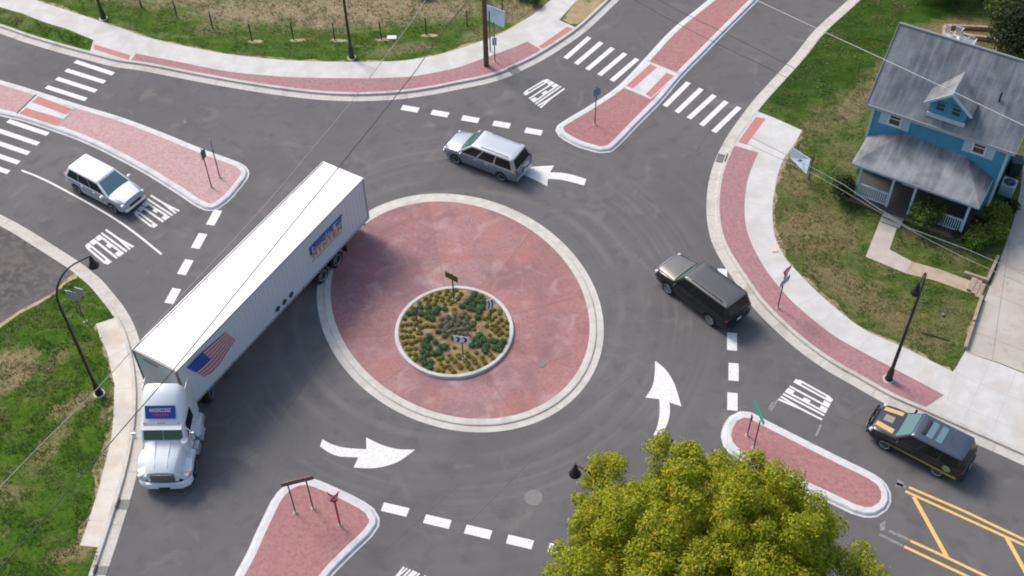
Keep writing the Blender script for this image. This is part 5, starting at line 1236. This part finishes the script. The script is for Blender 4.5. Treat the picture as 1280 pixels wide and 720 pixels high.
# ================================================================ PLANTS
def leaf_bm(bm, cl, per, size, shell=.55, mats=3, flat=1.0, rnd=random):
    "cl: list of (centre, radius, squash); leaf quads spread through each clump"
    for (c, r, sq) in cl:
        for _ in range(int(per*r*r)):
            v = Vector((rnd.gauss(0, 1), rnd.gauss(0, 1), rnd.gauss(0, 1))).normalized()
            if v.z < -.5 and rnd.random() < .6: v.z = -v.z
            q = c+Vector((v.x, v.y, v.z*sq))*r*(shell+(1-shell)*rnd.random()**.5)*(1+.16*rnd.gauss(0, 1))
            n_ = (v+Vector((rnd.gauss(0, .55), rnd.gauss(0, .55), rnd.gauss(0, .55)+.35))).normalized()
            t = n_.orthogonal().normalized(); t = (Matrix.Rotation(rnd.random()*6.28, 3, n_) @ t); b = n_.cross(t)
            s = size*(.6+.8*rnd.random())
            f = bm.faces.new([bm.verts.new(q+t*s), bm.verts.new(q+b*s*.55+n_*s*.12), bm.verts.new(q-t*s), bm.verts.new(q-b*s*.55+n_*s*.12)])
            f.material_index = min(mats-1, int(abs(rnd.gauss(0, 1))*1.3))
def leafm(name, c):
    m = mat(name, c, .6, spec=.25); n, l, p = m_tools[name][:3]
    t = n.new('ShaderNodeBsdfTranslucent'); t.inputs[0].default_value = (c[0]*1.1, c[1]*1.2, c[2], 1); mx = n.new('ShaderNodeMixShader'); mx.inputs[0].default_value = .3
    out = [k for k in n if k.type == 'OUTPUT_MATERIAL'][0]; l.new(p.outputs[0], mx.inputs[1]); l.new(t.outputs[0], mx.inputs[2]); l.new(mx.outputs[0], out.inputs[0])
    return m
def tree(base, crown_c, rad, nclump, per, size, mats, label, trunk_r=.25, cat='tree', name='tree', clr=(1.1, 1.7), seed=1, qr=(.74, .22), puffs=0, extra=()):
    rnd = random.Random(seed); o = empty(name, base, 0, label, cat); c0 = crown_c-base
    BK = mat('bark', (.13, .10, .075), .9, col2=(.08, .06, .045), scale=9, bump=.5)
    cl = []
    for k in range(nclump):
        # fibonacci shell with jitter
        z = 1-2*(k+.5)/nclump; a = k*2.39996; rr = math.sqrt(1-z*z)
        if z < -.55: continue
        v = Vector((rr*math.cos(a), rr*math.sin(a), z)); q = qr[0]+qr[1]*rnd.random()
        cl.append((c0+Vector((v.x*rad[0], v.y*rad[1], v.z*rad[2]))*q, clr[0]+(clr[1]-clr[0])*rnd.random(), .8))
    for k in range(nclump//3):
        v = Vector((rnd.uniform(-.5, .5), rnd.uniform(-.5, .5), rnd.uniform(-.5, .4))); cl.append((c0+Vector((v.x*rad[0], v.y*rad[1], v.z*rad[2])), clr[1], .8))
    for (p_, r_) in extra: cl.append((p_-base, r_, .8))
    big = cl
    if puffs:      # every bough ends in several small leafy puffs
        cl = []
        for (c, r, s_) in big:
            out = (c-c0).normalized()
            for k in range(puffs):
                v = Vector((rnd.gauss(0, 1), rnd.gauss(0, 1), rnd.gauss(0, 1))).normalized(); v = (v+out*.5+Vector((0, 0, .25))).normalized()
                cl.append((c+v*r*.78, r*(.30+.16*rnd.random()), .8))
            cl.append((c, r*.6, .8))
    leafcl = cl; cl = big
    bm = B(); H = c0.z
    tube(bm, [(0, 0, 0), (c0.x*.15, c0.y*.15, H*.25), (c0.x*.5, c0.y*.5, H*.6), (c0.x, c0.y, H)], trunk_r, 10, trunk_r*.4)
    for k, (c, r, s) in enumerate(cl):
        if k % 2 == 0: m_ = Vector((c0.x*.4, c0.y*.4, H*(.35+.3*rnd.random()))); tube(bm, [m_, m_.lerp(c, .5)+Vector((0, 0, .3)), c], trunk_r*.28, 5, .02, False)
    finish('trunk', bm, BK, o, 60)
    bm = B(); leaf_bm(bm, leafcl, per, size, .5, len(mats), rnd=rnd); finish('crown', bm, mats, o)
    return o
TM = [leafm('leaf_yellow_green', (.34, .365, .016)), leafm('leaf_green', (.20, .265, .018)), leafm('leaf_gold', (.46, .38, .02)), leafm('leaf_orange', (.62, .33, .04))]
tree(Vector((6.8, 20.9, .12)), Vector((6.7, 21.8, 7.1)), (5.2, 3.8, 4.1), 100, 1500, .055, TM, 'large yellow green maple tree at the bottom right of the roundabout', .3, seed=6, clr=(.75, 1.2), qr=(.68, .30), puffs=9, extra=[(G(1052, 702, 6.3), 1.1), (G(1012, 662, 6.8), .9), (G(832, 566, 9.2), .8), (G(938, 590, 9), .8), (G(764, 600, 8), 1.05), (G(742, 622, 7.6), .8), (G(1075, 740, 6), 1.2), (G(900, 640, 9.5), 1.1), (G(960, 660, 9), 1.1)])
def shrub(p, r, h, mats, label, size=.07, per=1500, group=None, name='shrub', seed=1, n=9, cat='shrub'):
    rnd = random.Random(seed); o = empty(name, p, 0, label, cat, group); cl = []
    for k in range(n):
        a = k*2.4; q = math.sqrt(k/n)*.6; cl.append((Vector((math.cos(a)*q*r, math.sin(a)*q*r, h*(.42+.25*(1-q)+.08*rnd.random()))), r*(.48+.15*rnd.random()), h/r*.75))
    bm = B(); leaf_bm(bm, cl, per/r if r > .8 else per, size, .6, len(mats), rnd=rnd); finish('foliage', bm, mats, o)
    bm = B()
    for k in range(4): a = k*1.6; tube(bm, [(0, 0, 0), (math.cos(a)*r*.3, math.sin(a)*r*.3, h*.5)], .03, 5, .01)
    finish('stem', bm, mat('bark', (.13, .10, .075), .9), o)
    return o
SG = [leafm('shrub_green', (.045, .095, .012)), leafm('shrub_green_light', (.085, .135, .02)), leafm('shrub_dark', (.02, .045, .01))]
SGL = [leafm('box_green', (.11, .19, .014)), leafm('box_green_light', (.17, .24, .025)), leafm('box_dark', (.05, .10, .012))]
SGD = [leafm('dark_leaf', (.02, .036, .012)), leafm('dark_leaf2', (.04, .055, .015)), leafm('dark_leaf3', (.10, .11, .02))]
SG2 = [leafm('bush_green', (.07, .125, .02)), leafm('bush_green_light', (.12, .175, .03)), leafm('bush_dark', (.03, .06, .012))]
shrub(G(1050, 248, .13), .72, 1.4, SGD, 'dark upright shrub at the left end of the porch', seed=2)
shrub(G(1151, 283, .13), 1.0, 1.7, SG2, 'round green bush in front of the porch railing', seed=3, per=1800)
shrub(G(1217, 305, .13), .78, 1.0, SGL, 'bright green bush nearest the driveway wall', seed=4)
shrub(G(1241, 298, .13), .72, 1.0, SGL, 'green bush, middle one of three by the driveway', seed=5)
shrub(G(1241, 277, .13), .85, 1.05, SGL, 'green bush closest to the house side by the driveway', seed=6)
shrub(G(1262, 262, .13), .5, .5, SGD, 'low dark shrub beside the air conditioner', seed=8)
shrub(G(1195, 296, .13), .42, .5, SGD, 'low dark plant below the porch railing', seed=9)
tree(G(1285, 66, .13), G(1284, 40, 2.4), (1.7, 1.9, 2.0), 30, 500, .09, SGD, 'dark dense tree behind the house at the top right', .12, seed=8, clr=(.7, 1.1))
tree(G(1288, 14, .13), G(1286, 2, 3.0), (2.1, 1.8, 2.0), 30, 500, .09, [SG[1], SGD[1], TM[1]], 'lighter green tree at the top right corner', .12, seed=9, clr=(.7, 1.1))
tree(G(1205, -24, .13), G(1200, -22, 1.3), (3.0, 1.3, 1.3), 26, 500, .08, [SGD[1], SGD[0], SG[1]], 'low bushy tree beyond the back yard', .1, seed=10, clr=(.6, .9))
for i, (q, r_) in enumerate((((655, -4), .7), ((600, -8), .6), ((530, -6), .6), ((668, 6), .4))):
    shrub(G(*q, .13), r_, .7, [SG[0], SG[1], SGD[0]], ['weedy bush at the top edge beside the notice board', 'weedy bush at the top edge behind the utility pole', 'weedy bush at the top edge right of the last fence bay', 'small weedy plant beside the top sidewalk'][i], seed=20+i)
# bed plants
zc = lambda x, y, s=4.5: G(480+x/s, 330+y/s, .40)
GP = [(205, 240), (250, 240), (300, 245), (340, 250), (165, 270), (210, 275), (245, 275), (290, 270), (270, 305), (240, 295), (135, 275),
      (510, 165), (545, 180), (490, 190), (470, 210), (440, 235), (525, 205), (560, 210), (500, 225), (550, 240), (510, 255), (535, 265), (525, 298), (480, 250),
      (540, 400), (510, 425), (490, 455), (530, 450), (560, 425), (600, 425), (580, 455), (570, 482), (625, 430), (620, 470), (655, 455), (670, 430), (648, 478),
      (255, 410), (235, 430), (220, 455), (290, 440), (250, 465), (215, 490), (320, 465), (345, 465), (280, 500), (240, 505), (215, 530), (225, 552), (255, 575), (262, 545), (310, 492)]
gm = [leafm('juniper', (.09, .18, .07)), leafm('juniper_light', (.12, .22, .09)), leafm('juniper_dark', (.06, .12, .045))]
gpos = [zc(*q) for q in GP]
def low_plant(nm, lab, cat, grp, r, h, mats, per, size, seed):
    rnd = random.Random(seed); bm = B(); leaf_bm(bm, [(Vector((0, 0, h*.55)), r, h/r*.6), (Vector((r*.3, r*.15, h*.5)), r*.7, .8), (Vector((-r*.2, r*.25, h*.5)), r*.7, .8)], per, size, .4, len(mats), rnd=rnd)
    o = finish(nm, bm, mats); return tag(o, lab, cat, grp)
def scatter(src, pts, zoff=0):
    for i, p in enumerate(pts):
        c = src if i == 0 else src.copy()
        if i: COL.objects.link(c)
        c.location = (p.x, p.y, bed_z(p)-.01); c.rotation_euler = (0, 0, i*1.9); s = .85+.3*((i*37) % 10)/10; c.scale = (s, s, s)
scatter(low_plant('bed_shrub', 'dark green low shrub planted in one of the four clusters in the central bed', 'shrub', 'green shrubs in the central planting bed', .19, .17, gm, 8000, .03, 3), gpos)
ym = [leafm('tuft_yellow', (.30, .27, .02)), leafm('tuft_olive', (.20, .20, .02)), leafm('tuft_green', (.11, .14, .015))]
ypos = []
rnd = random.Random(5)
for k in range(9):
    rad_ = 1.05+.205*k; nn_ = int(2*math.pi*rad_/.42)
    for j in range(nn_):
        a = 2*math.pi*(j+.5*(k % 2))/nn_; p = CI+Vector((math.cos(a)*rad_, math.sin(a)*rad_, 0))+Vector((rnd.gauss(0, .035), rnd.gauss(0, .035), 0))
        if (p-CI).length > RI-.33: continue
        d = min((Vector((p.x-g.x, p.y-g.y))).length for g in gpos)
        if d < .34: continue
        if rad_ < 1.5 and rnd.random() < .75: continue
        ypos.append(p)
scatter(low_plant('grass_tuft', 'small yellow green tuft planted in the mulch of the central bed', 'grass tuft', 'yellow tufts in the central planting bed', .12, .11, ym, 14000, .026, 4), ypos)
cm = [leafm('tuft_grey_green', (.21, .22, .13)), leafm('tuft_grey', (.28, .27, .18)), leafm('tuft_dull', (.13, .14, .07))]
cpos = []
for k in range(26):
    a = k*2.39996; q = .93*math.sqrt((k+.5)/26); p = zc(400, 350)+Vector((math.cos(a)*q, math.sin(a)*q, 0)); cpos.append(p)
scatter(low_plant('feather_grass', 'grey green grass clump in the middle of the central bed', 'grass clump', 'grey grasses in the middle of the central bed', .18, .20, cm, 6000, .032, 6), cpos)

# ---------------------------------------------------------------- yard details
ST = mat('old_stone', (.38, .31, .24), .9, col2=(.28, .22, .16), scale=6, bump=.4)
def wallseg(pts, h, w_, label, nm='retaining_wall'):
    bm = B(); b0 = G(*pts[0], .13)
    for a, b in zip(pts, pts[1:]):
        A, C = G(*a, .13), G(*b, .13); d = C-A; box(bm, (A+C)/2-b0+Vector((0, 0, h/2-.02)), (d.length+w_*.9, w_, h), .02, Matrix.Rotation(math.atan2(d.y, d.x), 3, 'Z'))
    o = finish(nm, bm, ST); o.location = b0; tag(o, label, 'wall')
wallseg([(1246, 324), (1233, 353), (1206, 344)], .28, .16, 'low tan stone wall turning a corner between lawn and driveway')
wallseg([(1226, 374), (1216, 405), (1206, 436)], .28, .16, 'straight low stone wall along the driveway below the path')
bm = B(); b0 = G(1222, 360, .13)
for k, q in enumerate(((1215, 356), (1220, 360), (1225, 364))):
    p = G(*q, .13)-b0; box(bm, p+Vector((0, 0, .10-.03*k)), (.30, 1.1, .14), .02, Matrix.Rotation(-.55, 3, 'Z'))
o = finish('stone_steps', bm, ST); o.location = b0; tag(o, 'short stone steps from the old path down to the driveway', 'steps')
bm = B()
A, C = G(1152, 416, .13), G(1186, 426, .13); tube(bm, [Vector((0, 0, .03)), (C-A)*.5+Vector((0, 0, .05)), C-A+Vector((0, 0, .03))], .035, 6)
o = finish('lawn_edging', bm, FP); o.location = A; tag(o, 'dark strip of edging lying in the lower lawn', 'edging')
# back yard: timber deck frame and white chairs
bm = B(); b0 = G(1215, 44, .13)
for a, b in (((1180, 35), (1245, 38)), ((1180, 35), (1178, 48)), ((1245, 38), (1246, 66)), ((1200, 46), (1245, 52))):
    A, C = G(*a, .13)-b0, G(*b, .13)-b0; d = C-A; box(bm, (A+C)/2+Vector((0, 0, .15)), (d.length, .16, .25), .01, Matrix.Rotation(math.atan2(d.y, d.x), 3, 'Z'))
o = finish('timber_border', bm, mat('old_timber', (.30, .22, .15), .9, col2=(.40, .32, .24), scale=4)); o.location = b0; tag(o, 'weathered timber border around a patch of soil behind the house', 'border')
CHM = mat('chair_white', (.68, .66, .66), .5)
def chair(p, rz, label):
    o = empty('garden_chair', p, rz, label, 'chair', None)
    bm = B(); box(bm, (0, 0, .42), (.5, .5, .04), .01); finish('seat', bm, CHM, o)
    bm = B()
    for k in range(5): box(bm, (-.2+.1*k, .25, .72), (.05, .03, .6), .005)
    box(bm, (0, .25, 1.0), (.5, .04, .06), .01); finish('backrest', bm, CHM, o)
    for x in (-.22, .22):
        for y in (-.22, .22): bm = B(); box(bm, (x, y, .2), (.05, .05, .42)); finish('leg', bm, CHM, o)
        bm = B(); box(bm, (x, 0, .62), (.06, .5, .03), .005); box(bm, (x, -.2, .52), (.04, .04, .2)); finish('armrest', bm, CHM, o)
chair(G(1184, 52, .13), .4, 'white garden chair leftmost above the house roof ridge'); chair(G(1194, 53, .13), -.5, 'white garden chair second from the left above the house ridge')
chair(G(1203, 55, .13), .9, 'white garden chair third from the left above the house ridge'); chair(G(1212, 59, .13), 2.4, 'white garden chair rightmost above the house roof ridge')

# ---------------------------------------------------------------- turf blades: uncountable, one object per verge colour
def in_poly(x, y, P):
    c = False
    for i in range(len(P)):
        (x0, y0), (x1, y1) = P[i-1], P[i]
        if (y0 > y) != (y1 > y) and x < (x1-x0)*(y-y0)/(y1-y0)+x0: c = not c
    return c
BLM = [leafm('blade_green', (.060, .120, .014)), leafm('blade_light', (.11, .17, .03)), leafm('blade_straw', (.33, .26, .14))]
def turf(px_poly, n, seed, straw=.3):
    rnd = random.Random(seed); W3 = [G(x, y, .12) for x, y in px_poly]; P = [(p.x, p.y) for p in W3]
    x0, x1 = min(p[0] for p in P), max(p[0] for p in P); y0, y1 = min(p[1] for p in P), max(p[1] for p in P)
    bm = B(); k = 0
    while k < n:
        x, y = rnd.uniform(x0, x1), rnd.uniform(y0, y1)
        if not in_poly(x, y, P): k += .2; continue
        d = noise.noise(Vector((x*.9, y*.9, seed)))
        if d < -.05 and rnd.random() < .8: k += .3; continue
        k += 1; s_ = rnd.random() < straw+(.35 if noise.noise(Vector((x*.5, y*.5, seed+4))) > .12 else -.1); h = rnd.uniform(.05, .10)
        for q in range(3):
            a = rnd.random()*6.28; w_ = .014; lx, ly = math.cos(a), math.sin(a); ox, oy = rnd.gauss(0, .03), rnd.gauss(0, .03)
            f = bm.faces.new((bm.verts.new((x+ox-ly*w_, y+oy+lx*w_, .13)), bm.verts.new((x+ox+ly*w_, y+oy-lx*w_, .13)), bm.verts.new((x+ox+lx*h*.9, y+oy+ly*h*.9, .13+h))))
            f.material_index = 2 if s_ else (1 if rnd.random() < .4 else 0)
    return tag(finish('grass', bm, BLM), kind='stuff')
turf([(50, -5), (86, 11), (128, 25), (182, 43), (222, 53), (272, 63), (303, 68), (364, 73), (434, 75), (507, 73), (553, 65), (603, 49), (655, 23), (686, -5)], 9000, 1, .3)
turf([(0, 12), (28, 20), (56, 31), (84, 39), (114, 51), (104, 60), (70, 50), (35, 40), (0, 27)], 1500, 2, .1)
turf([(97, 348), (112, 366), (126, 381), (144, 397), (120, 404), (134, 441), (143, 482), (141, 523), (132, 575), (110, 652), (98, 684), (124, 690), (112, 722), (-5, 722), (-5, 412), (50, 380), (84, 354)], 9000, 3, .12)
turf([(958, 139), (1004, 163), (994, 182), (974, 218), (967, 262), (970, 298), (982, 320), (1027, 368), (1077, 408), (1127, 431), (1194, 462), (1214, 414), (1226, 372), (1130, 345), (1080, 322), (1100, 268), (1070, 250), (1085, 130), (1120, 28), (1160, -5), (1080, -5), (1022, 50)], 15000, 4, .3)
turf([(1126, 278), (1195, 300), (1236, 320), (1232, 350), (1208, 342), (1142, 325), (1114, 311)], 1500, 5, .3)
rnd = random.Random(11)
bm = B()
for k, (x, y) in enumerate(((480, 232), (800, 320), (826, 335), (430, 600), (790, 400), (745, 515), (230, 150), (360, 620), (1000, 560), (860, 60), (150, 200), (730, 290), (350, 240), (905, 440))):
    sheet(bm, blob(x, y, rnd.uniform(2, 6), rnd.uniform(1.2, 3), n=12, seed=k+50, rough=.5), .0024+.00005*k)
structure('oil_stains', bm, mat('oil_stain', (.085, .08, .08), .6, col2=(.12, .115, .115), scale=6, detail=6))
